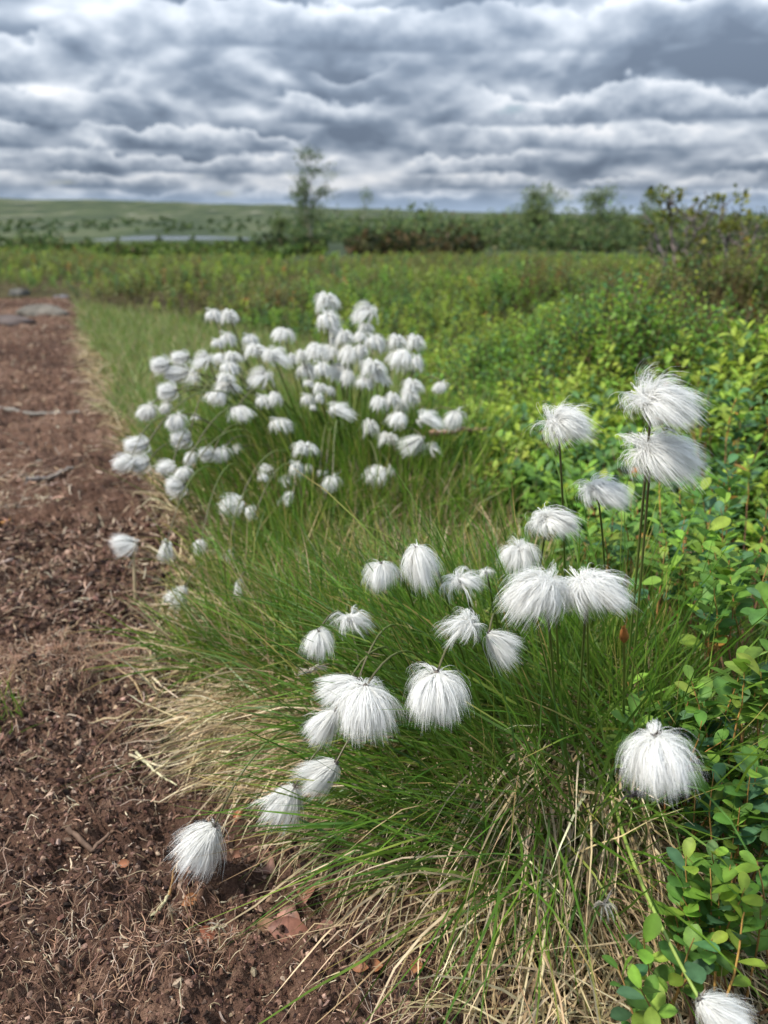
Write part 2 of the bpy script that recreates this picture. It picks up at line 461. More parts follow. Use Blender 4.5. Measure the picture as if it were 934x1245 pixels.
# ---- green sedge leaves
def build_grass():
    a = Acc(); n = 0
    # nearest tussock: dark green fountain, leaning to the left
    c = TUSS[0][0]
    for m, el, ll, rr in ((950, (25, 80), (.09, .21), .15), (650, (10, 50), (.10, .23), .13), (380, (55, 88), (.11, .24), .12), (70, (15, 70), (.22, .34), .10)):
        xy = disc(c, rr, m)
        ang = radial_az(xy, c, .6)
        left = RNG.random(m) < .5
        ang = np.where(left, PI + .35 * RNG.normal(size=m) - .05, ang)
        e = np.radians(RNG.uniform(*el, m))
        L = RNG.uniform(*ll, m)
        cols = pick(G_GREENS, [.5, .34, .08, .12], m)
        blades(a, xy, L, RNG.uniform(.0012, .0024, m), e, ang, np.array([-.2, 0, 0]), RNG.uniform(.1, 1.1, m), cols, wob=.07)
    # second tussock behind and left, brighter, leaning left
    for (px, py, m, rr) in ((462, 868, 1100, .12), (395, 828, 650, .10), (520, 845, 800, .13), (340, 800, 500, .10)):
        c = on_plane(px, py)
        xy = disc(c, rr, m)
        ang = np.where(RNG.random(m) < .38, PI - .25 + .6 * RNG.normal(size=m), RNG.random(m) * 6.28)
        cols = pick(G_GREENS, [.34, .42, .14, .10], m)
        dr = RNG.random(m) < .13; cols[dr] = pick(DRYS, [.4, .3, .2, .1], int(dr.sum()))
        blades(a, xy, RNG.uniform(.06, .18, m), RNG.uniform(.0011, .0022, m), np.radians(RNG.uniform(25, 86, m)), ang, np.array([-.12, 0, 0]), RNG.uniform(.05, 1.1, m), cols, wob=.08)
    # fine upright grass between tussock and bilberry on the right
    poly = [(600, 860), (640, 770), (760, 745), (980, 790), (1000, 1150), (830, 1130), (740, 1000)]
    xy = poly_scatter(poly, 2500); m = len(xy)
    blades(a, xy, RNG.uniform(.05, .14, m), RNG.uniform(.0010, .0018, m), np.radians(RNG.uniform(50, 88, m)), None, np.array([-.1, 0, 0]),
           RNG.uniform(.1, .6, m), pick(G_GREENS, [.45, .4, .1, .05], m))
    # middle lawn of sedge
    poly = [(200, 560), (250, 520), (420, 500), (560, 600), (660, 690), (680, 830), (560, 870), (330, 870), (235, 810), (262, 720), (280, 660)]
    cen = poly_scatter(poly, 330, lambda q: path_sd(q[:, 0], q[:, 1]) < -.05)
    tid = RNG.integers(0, len(cen), 11500)
    xyt = cen[tid] + .020 * RNG.normal(size=(11500, 2))          # separate tufts
    xy = np.concatenate([xyt, poly_scatter(poly, 4200, lambda q: path_sd(q[:, 0], q[:, 1]) < -.03)]); m = len(xy)
    azt = np.concatenate([np.arctan2(xyt[:, 1] - cen[tid, 1], xyt[:, 0] - cen[tid, 0]) + .5 * RNG.normal(size=11500), RNG.random(m - 11500) * 6.28])
    tuftL = np.concatenate([RNG.uniform(.75, 1.35, len(cen))[tid], np.full(m - 11500, .75)])
    patch = fbm(xy[:, 0] * 5, xy[:, 1] * 5, 3, 7)
    cols = pick(G_GREENS, [.22, .40, .28, .10], m)
    dry = RNG.random(m) < sstep(.42, .66, patch) * .34
    cols[dry] = pick(DRYS, [.4, .3, .2, .1], int(dry.sum()))
    blades(a, xy, RNG.uniform(.05, .13, m) * (1.25 - .6 * patch) * tuftL, RNG.uniform(.0013, .0026, m), np.radians(RNG.uniform(40, 86, m)), azt,
           np.array([-.10, 0, 0]), RNG.uniform(.2, 1.0, m), cols)
    # far strip beside the path: pale fine grass
    poly = [(95, 372), (150, 385), (250, 400), (380, 425), (500, 440), (530, 520), (420, 540), (240, 560), (180, 590), (130, 520), (100, 450)]
    xy = poly_scatter(poly, 15000, lambda q: path_sd(q[:, 0], q[:, 1]) < -.02); m = len(xy)
    cols = pick([(.185, .265, .065), (.13, .22, .038), (.25, .30, .10), (.38, .33, .18)], [.36, .26, .20, .18], m)
    blades(a, xy, RNG.uniform(.04, .11, m), RNG.uniform(.0022, .0042, m), np.radians(RNG.uniform(45, 85, m)), None, np.array([-.15, 0, 0]), RNG.uniform(.2, .9, m), cols)
    # far clump tussock
    c = TUSS[3][0]
    m = 2600; xy = disc(c, .30, m)
    blades(a, xy, RNG.uniform(.09, .21, m), RNG.uniform(.0013, .0026, m), np.radians(RNG.uniform(50, 86, m)), radial_az(xy, c, .5), np.array([-.15, 0, 0]),
           RNG.uniform(.05, .5, m), pick(G_GREENS, [.35, .4, .18, .07], m))
    # tiny green blades on the peat edge at the far left
    c = on_plane(-6, 880); m = 60
    blades(a, disc(c, .03, m), RNG.uniform(.02, .05, m), RNG.uniform(.0012, .002, m), np.radians(RNG.uniform(40, 85, m)), None, np.zeros(3), RNG.uniform(.1, .5, m), pick(G_GREENS, [.2, .5, .2, .1], m))
    tag(a.build('grass', M_GRASS), kind='stuff')

def build_dry():
    a = Acc()
    c = TUSS[0][0]
    # straw skirt hanging from the near tussock
    m = 1700; xy = disc(c, .15, m, .45)
    ang = radial_az(xy, c, .5)
    ang = np.where(RNG.random(m) < .55, -PI / 2 - .35 + .75 * RNG.normal(size=m), ang)
    blades(a, xy, RNG.uniform(.06, .17, m), RNG.uniform(.0010, .0022, m), np.radians(RNG.uniform(0, 40, m)), ang, np.zeros(3), RNG.uniform(.5, 2.0, m),
           pick(DRYS, [.42, .28, .2, .1], m), wob=.10, tipdry=0)
    # thick swathe falling toward the lower middle
    m = 600; c2 = on_plane(690, 1010); xy = disc(c2, .05, m)
    blades(a, xy, RNG.uniform(.09, .19, m), RNG.uniform(.0012, .0023, m), np.radians(RNG.uniform(10, 50, m)), -PI / 2 - .45 + .28 * RNG.normal(size=m), np.zeros(3),
           RNG.uniform(1.0, 2.2, m), pick(DRYS, [.45, .2, .3, .05], m), wob=.05, tipdry=0)
    # fallen straw in front of the second tussock, lying left
    for px, py, m, rr in ((430, 915, 1200, .11), (365, 905, 1100, .08), (490, 965, 800, .10), (295, 890, 260, .05)):
        c2 = on_plane(px, py); xy = disc(c2, rr, m)
        blades(a, xy, RNG.uniform(.04, .11, m), RNG.uniform(.0009, .0019, m), np.radians(RNG.uniform(0, 24, m)), PI + .45 + .8 * RNG.normal(size=m), np.zeros(3),
               RNG.uniform(.3, 1.2, m), pick(DRYS, [.42, .3, .2, .08], m), wob=.09, tipdry=0)
    # straw under the right-hand plants and at the lower right
    poly = [(600, 1100), (760, 960), (1000, 900), (1020, 1330), (560, 1330)]
    xy = poly_scatter(poly, 1600); m = len(xy)
    blades(a, xy, RNG.uniform(.05, .15, m), RNG.uniform(.0010, .0020, m), np.radians(RNG.uniform(0, 50, m)), None, np.zeros(3), RNG.uniform(.4, 1.8, m),
           pick(DRYS, [.35, .3, .15, .2], m), wob=.11, tipdry=0)
    m = 1500; xy = np.column_stack([RNG.uniform(.2, 1.5, m), RNG.uniform(-.3, 1.2, m)])
    blades(a, xy, RNG.uniform(.05, .14, m), RNG.uniform(.0010, .0020, m), np.radians(RNG.uniform(0, 55, m)), None, np.zeros(3), RNG.uniform(.4, 1.8, m), pick(DRYS, [.35, .3, .15, .2], m), wob=.11, tipdry=0)
    # pale fringe along the path edge
    poly = [(95, 400), (150, 450), (240, 540), (330, 600), (330, 700), (300, 840), (170, 880), (190, 730), (215, 640), (160, 560), (110, 470)]
    xy = poly_scatter(poly, 3600, lambda q: np.abs(path_sd(q[:, 0], q[:, 1]) - .0) < .10 + .05 * RNG.random(len(q))); m = len(xy)
    blades(a, xy, RNG.uniform(.03, .11, m), RNG.uniform(.0011, .0024, m), np.radians(RNG.uniform(0, 50, m)), None, np.zeros(3),
           RNG.uniform(.3, 1.4, m), pick(DRYS, [.4, .3, .2, .1], m), wob=.14, tipdry=0)
    poly = [(250, 560), (430, 520), (560, 600), (680, 700), (650, 850), (300, 850), (250, 760)]
    xy = poly_scatter(poly, 4200); m = len(xy)
    blades(a, xy, RNG.uniform(.04, .15, m), RNG.uniform(.0011, .0022, m), np.radians(RNG.uniform(0, 60, m)), None, np.zeros(3),
           RNG.uniform(.3, 1.4, m), pick(DRYS, [.4, .3, .15, .15], m), wob=.1, tipdry=0)
    tag(a.build('dry_grass', M_DRY), kind='stuff')

_t = (1 + 5 ** .5) / 2
ICO_V = unit(np.array([(-1, _t, 0), (1, _t, 0), (-1, -_t, 0), (1, -_t, 0), (0, -1, _t), (0, 1, _t), (0, -1, -_t), (0, 1, -_t), (_t, 0, -1), (_t, 0, 1), (-_t, 0, -1), (-_t, 0, 1)], float))
ICO_T = np.array([(0, 11, 5), (0, 5, 1), (0, 1, 7), (0, 7, 10), (0, 10, 11), (1, 5, 9), (5, 11, 4), (11, 10, 2), (10, 7, 6), (7, 1, 8), (3, 9, 4), (3, 4, 2), (3, 2, 6), (3, 6, 8), (3, 8, 9), (4, 9, 5), (2, 4, 11), (6, 2, 10), (8, 6, 7), (9, 8, 1)])

PEAT_POLY = [(-80, 360), (85, 362), (140, 470), (215, 590), (230, 660), (215, 760), (230, 900), (330, 1000), (480, 1080), (640, 1180), (700, 1330), (-60, 1330), (-120, 700)]
def build_peat_litter():
    a = Acc()
    xy = poly_scatter([(-60, 640), (225, 640), (205, 760), (230, 900), (330, 1000), (480, 1080), (640, 1180), (720, 1330), (-60, 1330)], 34000)
    xy2 = poly_scatter(PEAT_POLY, 10000)
    xy = np.concatenate([xy, xy2]); n = len(xy)
    dist = np.hypot(xy[:, 0], xy[:, 1])
    s = (.0007 + .0024 * RNG.random(n) ** 4) * np.clip(dist / .7, .8, 1.25)
    P = on_ground(xy) + np.array([0, 0, 1]) * (s * .25)[:, None]
    sc = s[:, None] * RNG.uniform(.4, 1.7, (n, 3))
    rot = unit(RNG.normal(size=(n, 3))); r2 = unit(np.cross(rot, rdir(n))); r3 = np.cross(rot, r2)
    B = ICO_V[None] * (1 + .8 * (RNG.random((n, 12, 1)) - .5))
    V = P[:, None] + (B[..., :1] * rot[:, None] * sc[:, None, :1] + B[..., 1:2] * r2[:, None] * sc[:, None, 1:2] + B[..., 2:] * r3[:, None] * sc[:, None, 2:])
    cols = pick([(.052, .027, .019), (.095, .052, .036), (.18, .11, .077), (.34, .24, .17), (.024, .014, .011)], [.32, .28, .2, .06, .26], n)
    t = np.arange(n)[:, None, None] * 12 + ICO_T[None]
    a.add(V, t=t, c=np.repeat(cols, 12, 0))
    tag(a.build('peat_crumbs', M_PEATBIT, smooth=False), kind='stuff')

    a = Acc()
    xy = np.concatenate([poly_scatter([(-40, 880), (230, 890), (330, 1000), (480, 1080), (640, 1180), (720, 1330), (-60, 1330)], 3400),
                         poly_scatter([(-60, 560), (200, 570), (225, 640), (205, 760), (230, 900), (-40, 900)], 1500),
                         poly_scatter(PEAT_POLY, 1100)])
    patch = fbm(xy[:, 0] * 16, xy[:, 1] * 16, 2, 77)
    xy = xy[RNG.random(len(xy)) < .07 + .8 * sstep(.45, .78, patch)]
    n = len(xy); S = 8
    dist = np.hypot(xy[:, 0], xy[:, 1])
    L = (.006 + .045 * RNG.random(n) ** 2.2) * np.clip(dist / .6, .8, 2.2)
    az = RNG.random(n) * 2 * PI
    d = np.column_stack([np.cos(az), np.sin(az), .3 * RNG.random(n)])
    P = simulate(on_ground(xy, .001), d, L, S, np.tile([0, 0, -.8], (n, 1)), .21)
    P = clamp_ground(P, .0006, .003)
    cols = pick([(.46, .35, .24), (.30, .20, .13), (.56, .47, .35), (.16, .09, .06)], [.38, .27, .15, .2], n)
    tubes(a, P, RNG.uniform(.0004, .0010, n) * np.clip(dist / .6, .9, 2.2), [.8, 1, 1, 1, .9, .8, .65, .5, .25], cols, 4)
    # tiny slivers of bark, stalk and root
    xy = np.concatenate([poly_scatter([(-60, 640), (225, 640), (205, 760), (230, 900), (330, 1000), (480, 1080), (640, 1180), (720, 1330), (-60, 1330)], 9000), poly_scatter(PEAT_POLY, 14000)])
    n = len(xy); dist = np.hypot(xy[:, 0], xy[:, 1]); az = RNG.random(n) * 2 * PI
    d = np.column_stack([np.cos(az), np.sin(az), .5 * RNG.normal(size=n)])
    P = simulate(on_ground(xy, .0015), d, RNG.uniform(.002, .011, n) * np.clip(dist / .6, .8, 2.5), 3, np.tile([0, 0, -.3], (n, 1)), .2)
    ribbons(a, P, RNG.uniform(.0005, .0016, n) * np.clip(dist / .6, .9, 2.5), [.8, 1, .9, .3],
            pick([(.36, .24, .16), (.22, .125, .08), (.13, .07, .045), (.50, .40, .29)], [.3, .3, .28, .12], n, .3))
    # fluffy heap of torn moss and roots beside the hole
    for px, py, m, rr in ((60, 820, 1300, .085), (110, 1200, 120, .05), (230, 1150, 160, .04), (130, 800, 400, .05)):
        c = on_plane(px, py); xy = disc(c, rr, m); n = m
        az = RNG.random(n) * 2 * PI
        d = np.column_stack([np.cos(az), np.sin(az), .6 * RNG.random(n)])
        P = clamp_ground(simulate(on_ground(xy, .002), d, RNG.uniform(.006, .026, n), S, np.tile([0, 0, -1.0], (n, 1)), .26), .001, .008)
        cols = pick([(.36, .22, .14), (.26, .15, .095), (.50, .38, .27)], [.45, .35, .2], n)
        tubes(a, P, RNG.uniform(.0004, .0009, n), [.8, 1, 1, 1, .9, .8, .65, .5, .25], cols, 4)
    tag(a.build('root_litter', M_DRY), kind='stuff')

# ------------------------------------------------------------------ leafy shoots
LEAF_COLS = [(.075, .165, .032), (.125, .235, .034), (.195, .285, .040), (.060, .140, .062), (.36, .19, .04), (.26, .29, .05)]

def shoots(accL, accS, base, d, L, K, leafL, lod, weights, cols=None, stemc=(.16, .10, .05), amp=.25, sw=.0016, wr=.55, leafc=None):
    n = len(base); S = 5
    P = simulate(base, d, L, S, np.column_stack([np.zeros((n, 2)), .35 * np.ones(n)]), .10)
    if accS is not None:
        tubes(accS, P, sw * np.ones(n) * (L / .12) ** .5, [1, .95, .85, .75, .6, .35], jit(stemc, n, .3), 4)
    # leaf seats
    t = (.30 + .70 * (np.arange(K) + .5 * RNG.random((n, K))) / K).clip(0, 1)
    f = t * S; i0 = np.minimum(f.astype(int), S - 1); fr = (f - i0)[..., None]
    r = np.arange(n)[:, None]
    pos = P[r, i0] * (1 - fr) + P[r, i0 + 1] * fr
    tan = unit(P[r, i0 + 1] - P[r, i0])
    ph = RNG.random((n, 1)) * 6.28 + np.arange(K)[None] * 2.4
    ref = np.where(np.abs(tan[..., 2:]) < .9, np.array([0, 0, 1.0]), np.array([1.0, 0, 0]))
    a = unit(np.cross(tan, ref)); b = np.cross(tan, a)
    out = np.cos(ph)[..., None] * a + np.sin(ph)[..., None] * b
    up = (.35 + .65 * t)[..., None]
    ld = unit(out * 1.0 + tan * up * .8 + np.array([0, 0, .15]) + .15 * RNG.normal(size=out.shape))
    nr = unit(np.array([0, 0, 1.0]) + .55 * tan + .3 * RNG.normal(size=out.shape))
    m = n * K
    lf = (leafL[:, None] * (1.05 - .55 * np.abs(t - .62)) * RNG.uniform(.72, 1.15, (n, K))).ravel()
    if leafc is None:
        c = pick(LEAF_COLS if cols is None else cols, weights, m, amp)
    else:
        c = np.repeat(leafc, K, 0) * RNG.uniform(.82, 1.2, (m, 1))
    tipb = (t.ravel() > .8)[:, None] * np.array([.30, .22, .02])
    c = np.clip(c * (1 + tipb), 0, 1)
    leaves(accL, pos.reshape(-1, 3), ld.reshape(-1, 3), nr.reshape(-1, 3), lf, wr, c, lod)

SHRUB_POLY = [(-160, 345), (60, 345), (95, 372), (140, 385), (250, 402), (380, 425), (490, 440), (525, 500), (548, 592), (625, 648), (680, 706),
              (790, 748), (930, 735), (1050, 760), (1500, 800), (1500, 286), (-420, 286)]

def shrub_points(n, y0, y1):
    """Even random ground points inside the heath polygon between two distances."""
    pg = np.array([on_plane(*p)[:2] for p in SHRUB_POLY])
    out = np.zeros((0, 2))
    while len(out) < n:
        y = RNG.uniform(y0, y1, n * 2); x = RNG.uniform(-.66, .66, n * 2) * (y + .3)
        q = np.column_stack([x, y]); q = q[inside(q, pg)]
        q = q[path_sd(q[:, 0], q[:, 1]) < -.05]
        out = np.concatenate([out, q])
    return out[:n]

_rim = np.array([on_plane(*p)[:2] for p in SHRUB_POLY[3:14]]); _rim = _rim[np.argsort(_rim[:, 1])]
def rim_x(y):
    return np.interp(y, _rim[:, 1], _rim[:, 0], right=-9)

def build_heath():
    al, as_ = Acc(), Acc()
    # zone: points, y range, shoot length, leaves, leaf length, lod
    for n, y0, y1, sl, K, ll, lod in ((4000, .55, 1.7, (.07, .15), 12, (.020, .031), 1), (9800, 1.7, 3.8, (.09, .18), 14, (.014, .024), 2),
                                      (9500, 3.8, 8.0, (.08, .15), 14, (.018, .029), 2), (3200, 8.0, 10.5, (.04, .08), 13, (.022, .036), 2)):
        xy = shrub_points(n, y0, y1)
        if y0 == 3.8:
            xy = np.concatenate([xy, poly_scatter([(-60, 362), (88, 362), (120, 345), (120, 318), (-60, 318)], 1100)]); n = len(xy)
        hump = fbm(xy[:, 0] * 1.6, xy[:, 1] * 1.3, 3, 101)
        xy = xy[RNG.random(n) < .22 + 1.2 * sstep(.34, .56, hump)]; n = len(xy)
        hump = fbm(xy[:, 0] * 1.6, xy[:, 1] * 1.3, 3, 101)
        kind = fbm(xy[:, 0] * .9 + 40, xy[:, 1] * .7, 4, 111)
        sp = RNG.random(n)
        L = RNG.uniform(*sl, n) * (.75 + .7 * hump)
        lift = np.clip((hump - .37) * .55, 0, .20) * RNG.random(n) ** .4 * np.clip(xy[:, 1] / 1.5, .45, 1.2) * (1 - .92 * sstep(2.8, 6.5, xy[:, 1]))
        rim = sstep(0, .55, xy[:, 0] - rim_x(xy[:, 1])); lift *= rim; L *= .7 + .3 * rim     # the heath slopes down to the sedge
        az = RNG.random(n) * 6.28; e = np.radians(RNG.uniform(35, 88, n))
        d = np.column_stack([np.cos(e) * np.cos(az), np.cos(e) * np.sin(az), np.sin(e)])
        base = on_ground(xy) + np.column_stack([np.zeros((n, 2)), lift])
        pal = np.array([(.100, .205, .034), (.130, .245, .034), (.205, .290, .040), (.068, .150, .052), (.120, .122, .042), (.130, .170, .045)])
        k = np.select([(kind > .54) & (sp < .62), (kind < .44) & (sp < .5), sp < .30, sp < .62, sp < .86], [4, 2, 0, 1, 3], 2)
        k = np.where((y0 > 3) & (RNG.random(n) < .45), 5, k)
        lc = jit(pal[k], n, .20, .08)
        redt = RNG.random(n) < .012
        lc[redt] = jit((.30, .14, .05), int(redt.sum()), .3)
        shoots(al, as_ if y0 < 6 else None, base, d, L, K, RNG.uniform(*ll, n), lod, None, sw=.0016 if y0 < 1.6 else .0026,
               leafc=lc, stemc=(.12, .075, .042))
    # the same heath carries on beside the viewer, to the right
    n = 2600; xy = np.column_stack([RNG.uniform(.34, 1.5, n), RNG.uniform(-.25, 1.25, n)]); xy = xy[xy[:, 0] > .30 + .12 * xy[:, 1] + .25 * np.clip(xy[:, 1] - .55, 0, 1)]; n = len(xy)
    az = RNG.random(n) * 6.28; e = np.radians(RNG.uniform(35, 88, n))
    d = np.column_stack([np.cos(e) * np.cos(az), np.cos(e) * np.sin(az), np.sin(e)])
    shoots(al, as_, on_ground(xy), d, RNG.uniform(.05, .11, n), 11, RNG.uniform(.016, .025, n), 1, None, leafc=jit(pal[RNG.choice(5, n, p=[.35, .3, .12, .18, .05])], n, .2, .08), stemc=(.12, .075, .042))
    # bare brown twigs standing in the heath
    n = 900; xy = shrub_points(n, .9, 6)
    d = unit(np.column_stack([RNG.normal(size=(n, 2)) * .5, np.ones(n)]))
    P = simulate(on_ground(xy), d, RNG.uniform(.10, .28, n), 6, np.zeros((n, 3)), .22)
    tubes(as_, P, RNG.uniform(.0012, .0026, n), [1, .9, .8, .7, .6, .45, .3], pick([(.15, .095, .06), (.24, .18, .13), (.09, .05, .035)], [.4, .3, .3], n), 4)
    o = al.build('undergrowth', M_LEAF); tag(o, kind='stuff')
    as_.build('stem', M_WOOD, o)['kind'] = 'stuff'

build_grass(); build_dry(); build_peat_litter(); build_heath()

# ------------------------------------------------------------------ single bilberry plants in front
BUSHES = [  # tip pixel, depth, ground pixel, shoots, spread(px), leaf length, palette weights, label
    (850, 655, .78, (850, 800), 9, 62, .026, (.3, .4, .2, .1, .03, .0), 'bilberry bush with broad fresh leaves right of the two tallest cottongrass stems'),
    (795, 615, .88, (790, 770), 6, 45, .024, (.35, .35, .2, .1, .02, .0), 'bilberry bush with one orange leaf behind the twin tall stems'),
    (893, 700, .70, (880, 850), 6, 44, .027, (.3, .4, .2, .1, .02, .0), 'bilberry bush with a long reddish side twig reaching the right edge'),
    (905, 585, .92, (905, 760), 7, 50, .025, (.25, .25, .1, .4, .02, .0), 'bluish green bilberry bush at the right edge above the broad leaved bush'),
    (920, 810, .58, (930, 950), 5, 36, .025, (.15, .5, .3, .05, .0, .0), 'yellow green bilberry sprig at the right edge level with the dark grass'),
    (815, 870, .60, (820, 985), 6, 42, .023, (.5, .3, .1, .1, .0, .0), 'low bilberry plant just above the drooping head at lower right'),
    (888, 905, .58, (890, 1030), 6, 44, .024, (.5, .25, .05, .2, .0, .0), 'dark green bilberry plant right of the drooping head at lower right'),
    (915, 990, .52, (925, 1085), 5, 34, .022, (.4, .3, .1, .2, .0, .0), 'bilberry sprig at the right edge below the dark green plant'),
    (852, 1112, .475, (872, 1160), 6, 38, .0205, (.25, .5, .15, .1, .0, .0), 'small bright bilberry sprig above the cut off head at lower right corner'),
    (905, 1075, .49, (912, 1130), 5, 34, .0205, (.2, .5, .25, .05, .0, .0), 'small lime green bilberry sprig nearest the lower right edge'),
    (735, 640, .95, (740, 720), 4, 30, .023, (.4, .3, .1, .2, .0, .0), 'small bilberry sprig behind the ragged head on the short stem'),
    (870, 480, 1.25, (870, 650), 7, 52, .028, (.3, .25, .1, .35, .03, .0), 'tall bilberry bush behind the topmost swept cottongrass head'),
    (770, 905, .62, (775, 960), 4, 28, .020, (.5, .3, .1, .1, .0, .0), 'low bilberry sprig half hidden in grass left of the lower right head'),
]
def build_bushes():
    for (px, py, zc, g, ns, spr, ll, w, label) in BUSHES:
        tip = at(px, py, zc)
        bz = at(g[0], g[1], zc); base = np.array([bz[0], bz[1], 0]); base[2] = surf(base[0], base[1])
        root = empty('bilberry_bush', base, label, 'bush', 'bilberry bushes among the sedge')
        al, as_ = Acc(), Acc()
        H = tip[2] - base[2]
        n = ns * 2
        off = np.column_stack([RNG.normal(size=n) * spr / FPX * zc * 1.0, RNG.normal(size=n) * spr / FPX * zc * .9, RNG.uniform(-.55, .08, n) * max(.05, spr / FPX * zc * 1.4)])
        tgt = tip + off
        P0 = base + np.column_stack([RNG.normal(size=(n, 2)) * .012, np.zeros(n)])
        mid = P0 * .35 + tgt * .65 + np.column_stack([RNG.normal(size=(n, 2)) * .01, -.12 * max(H, .03) * np.ones(n)])
        ts = np.linspace(0, 1, 8)[None, :, None]
        Pm = P0[:, None] * (1 - ts) ** 2 + 2 * mid[:, None] * ts * (1 - ts) + tgt[:, None] * ts ** 2
        d = unit(tgt - mid + np.array([0, 0, .02]))
        Ls = RNG.uniform(.05, .085, n)
        st = tgt - d * (Ls * .8)[:, None]
        Pm = P0[:, None] * (1 - ts) ** 2 + 2 * (mid[:, None] * .5 + st[:, None] * .5) * ts * (1 - ts) + st[:, None] * ts ** 2
        tubes(as_, Pm, .0024 * np.ones(n), np.linspace(1, .55, 8), jit((.17, .09, .045), n, .3), 5)
        shoots(al, as_, st, d, Ls, 9, .88 * ll * RNG.uniform(.8, 1.1, n), 0, w, stemc=(.30, .16, .05), sw=.0022, wr=.60)
        as_.build('stem', M_WOOD, root, base); al.build('foliage', M_LEAF, root, base)
build_bushes()
# ------------------------------------------------------------------ cottongrass
def make_wool(n, nclump, mode, ax, S=7, wid=.018, seed=0):
    """Bristle strips of one seed head in unit size (half width about 1), stem tip at the origin."""
    ax = np.asarray(ax, float); ax = ax / max(np.linalg.norm(ax), 1e-6)
    def params(m):
        r = rdir(m); ramp = True
        if mode == 'mop':       # upright tuft: bristles rise and curl over into a dome
            r[:, 2] = np.abs(r[:, 2]) + .12
            d = unit(r + ax * .2); pull = np.tile([0, 0, -4.2], (m, 1)) * RNG.uniform(.7, 1.3, (m, 1)) + ax * .8
            L = RNG.uniform(1.1, 1.6, m)
        elif mode == 'sweep':   # the same, blown to one side
            r[:, 2] = np.abs(r[:, 2]) + .10
            d = unit(r + ax * .35); pull = (np.tile([0, 0, -3.4], (m, 1)) + ax * 2.6) * RNG.uniform(.6, 1.4, (m, 1))
            L = RNG.uniform(1.0, 1.8, m)
        elif mode == 'rag':     # few, messy
            r[:, 2] = np.abs(r[:, 2]) - .05
            d = unit(r + np.array([0, 0, .2])); pull = np.tile([0, 0, -3.0], (m, 1)) + ax * 1.4
            L = RNG.uniform(.7, 1.7, m)
        elif mode == 'nod':     # hanging tuft: everything falls from the top
            d = unit(r * 1.0 + ax * .6); d[:, 2] = np.minimum(d[:, 2], .0); d = unit(d)
            pull = np.tile(ax * 3.0, (m, 1)) * RNG.uniform(.7, 1.3, (m, 1)); L = RNG.uniform(1.3, 1.9, m)
        elif mode == 'tail':    # brush lying along its axis
            d = unit(r * .75 + ax * .9); pull = ax[None] * 1.3 + np.tile([0, 0, -.35], (m, 1)); ramp = False
            L = RNG.uniform(1.4, 2.0, m)
        else:                   # egg: fresh closed bulb
            d = unit(r * 1.0 + ax * .55); pull = np.tile(ax * 2.6, (m, 1)); ramp = False
            L = RNG.uniform(1.3, 1.75, m)
        return d, pull, L, ramp
    gd, gp, gl, ramp = params(nclump)
    wob = {'rag': .20, 'egg': .03, 'tail': .07}.get(mode, .10)
    gb = .10 * rdir(nclump) + ax * .04
    Gp = simulate(gb, gd, gl, S, gp, wob, ramp)
    k = RNG.integers(0, nclump, n)
    t = np.linspace(0, 1, S + 1)[None, :, None]
    rat = np.where(RNG.random(n) < .3, RNG.uniform(.35, .8, n), RNG.uniform(.8, 1.08, n))[:, None, None]
    if mode == 'egg': rat = RNG.uniform(.7, 1.05, n)[:, None, None]
    off = rdir(n) * (np.abs(RNG.normal(size=n)) * {'egg': .12, 'rag': .085}.get(mode, .20))[:, None]
    P = gb[k][:, None] + (Gp[k] - gb[k][:, None]) * rat + off[:, None] * (np.sqrt(t) * (1.15 - .45 * t))
    P = P + np.cumsum(RNG.normal(size=P.shape) * .020, axis=1) * t
    W = wid * RNG.uniform(.6, 1.4, n)
    prof = np.array([1.0, 1, 1, .95, .85, .7, .5, .18])[:S + 1] if S == 7 else np.linspace(1, .25, S + 1)
    c0 = np.array([.88, .875, .85]) * np.ones((n, 1)) * RNG.uniform(.94, 1.03, (n, 1))
    t = np.linspace(0, 1, S + 1)[None, :, None]
    c = c0[:, None] * (1 - t) ** 0 * (1 - .10 * (1 - t) ** 2) - np.array([0, .005, .03]) * (1 - t) ** 2
    return P, W, prof, c

def fit_box(P):
    q = P.reshape(-1, 3)
    lo, hi = np.percentile(q, .35, 0), np.percentile(q, 99.65, 0)
    return lo, hi

def outward(P, mid):
    """Hairs lie flat on the tuft: the direction each strip faces, from the tuft's middle outward."""
    q = P - (mid + np.array([0, 0, -.15]))
    return unit(unit(q) + .45 * RNG.normal(size=(len(P), 1, 3)))

def make_bracts(acc, ax, r, col, n=9):
    ax = np.asarray(ax, float)
    d = unit(rdir(n) * .8 + ax[None] * .35)
    P = simulate(np.zeros((n, 3)) - ax * r * .25, d, r * RNG.uniform(.8, 1.7, n), 3, np.tile(-ax * .6, (n, 1)))
    ribbons(acc, P, np.full(n, r * .55), [.8, 1, .6, .1], jit(col, n, .35))
    V = ICO_V * r * np.array([.55, .55, .75]) - ax * r * .1
    acc.add(V, t=ICO_T, c=jit(col, 12, .3))

GROUP = 'cottongrass stalks with white woolly heads'

def stem_mesh(base, tip, w, lean_up=.5, top=(.10, .085, .04), low=(.13, .20, .035), bend=0.0):
    h = tip - base
    side = np.array([-h[1], h[0], 0]); side = side / max(np.linalg.norm(side), 1e-6)
    ctrl = base + h * .5 + np.array([0, 0, lean_up * np.hypot(h[0], h[1])]) + side * bend
    t = np.linspace(0, 1, 14)[:, None]
    P = base * (1 - t) ** 2 + 2 * ctrl * t * (1 - t) + tip * t ** 2
    a = Acc()
    k = sstep(.35, 1, t)
    col = np.array(low) * (1 - k) + np.array(top) * k
    tubes(a, (P - base)[None], np.array([w]), np.linspace(1.25, .8, 14), col[None], 6)
    return a, P[-1] - P[-2]

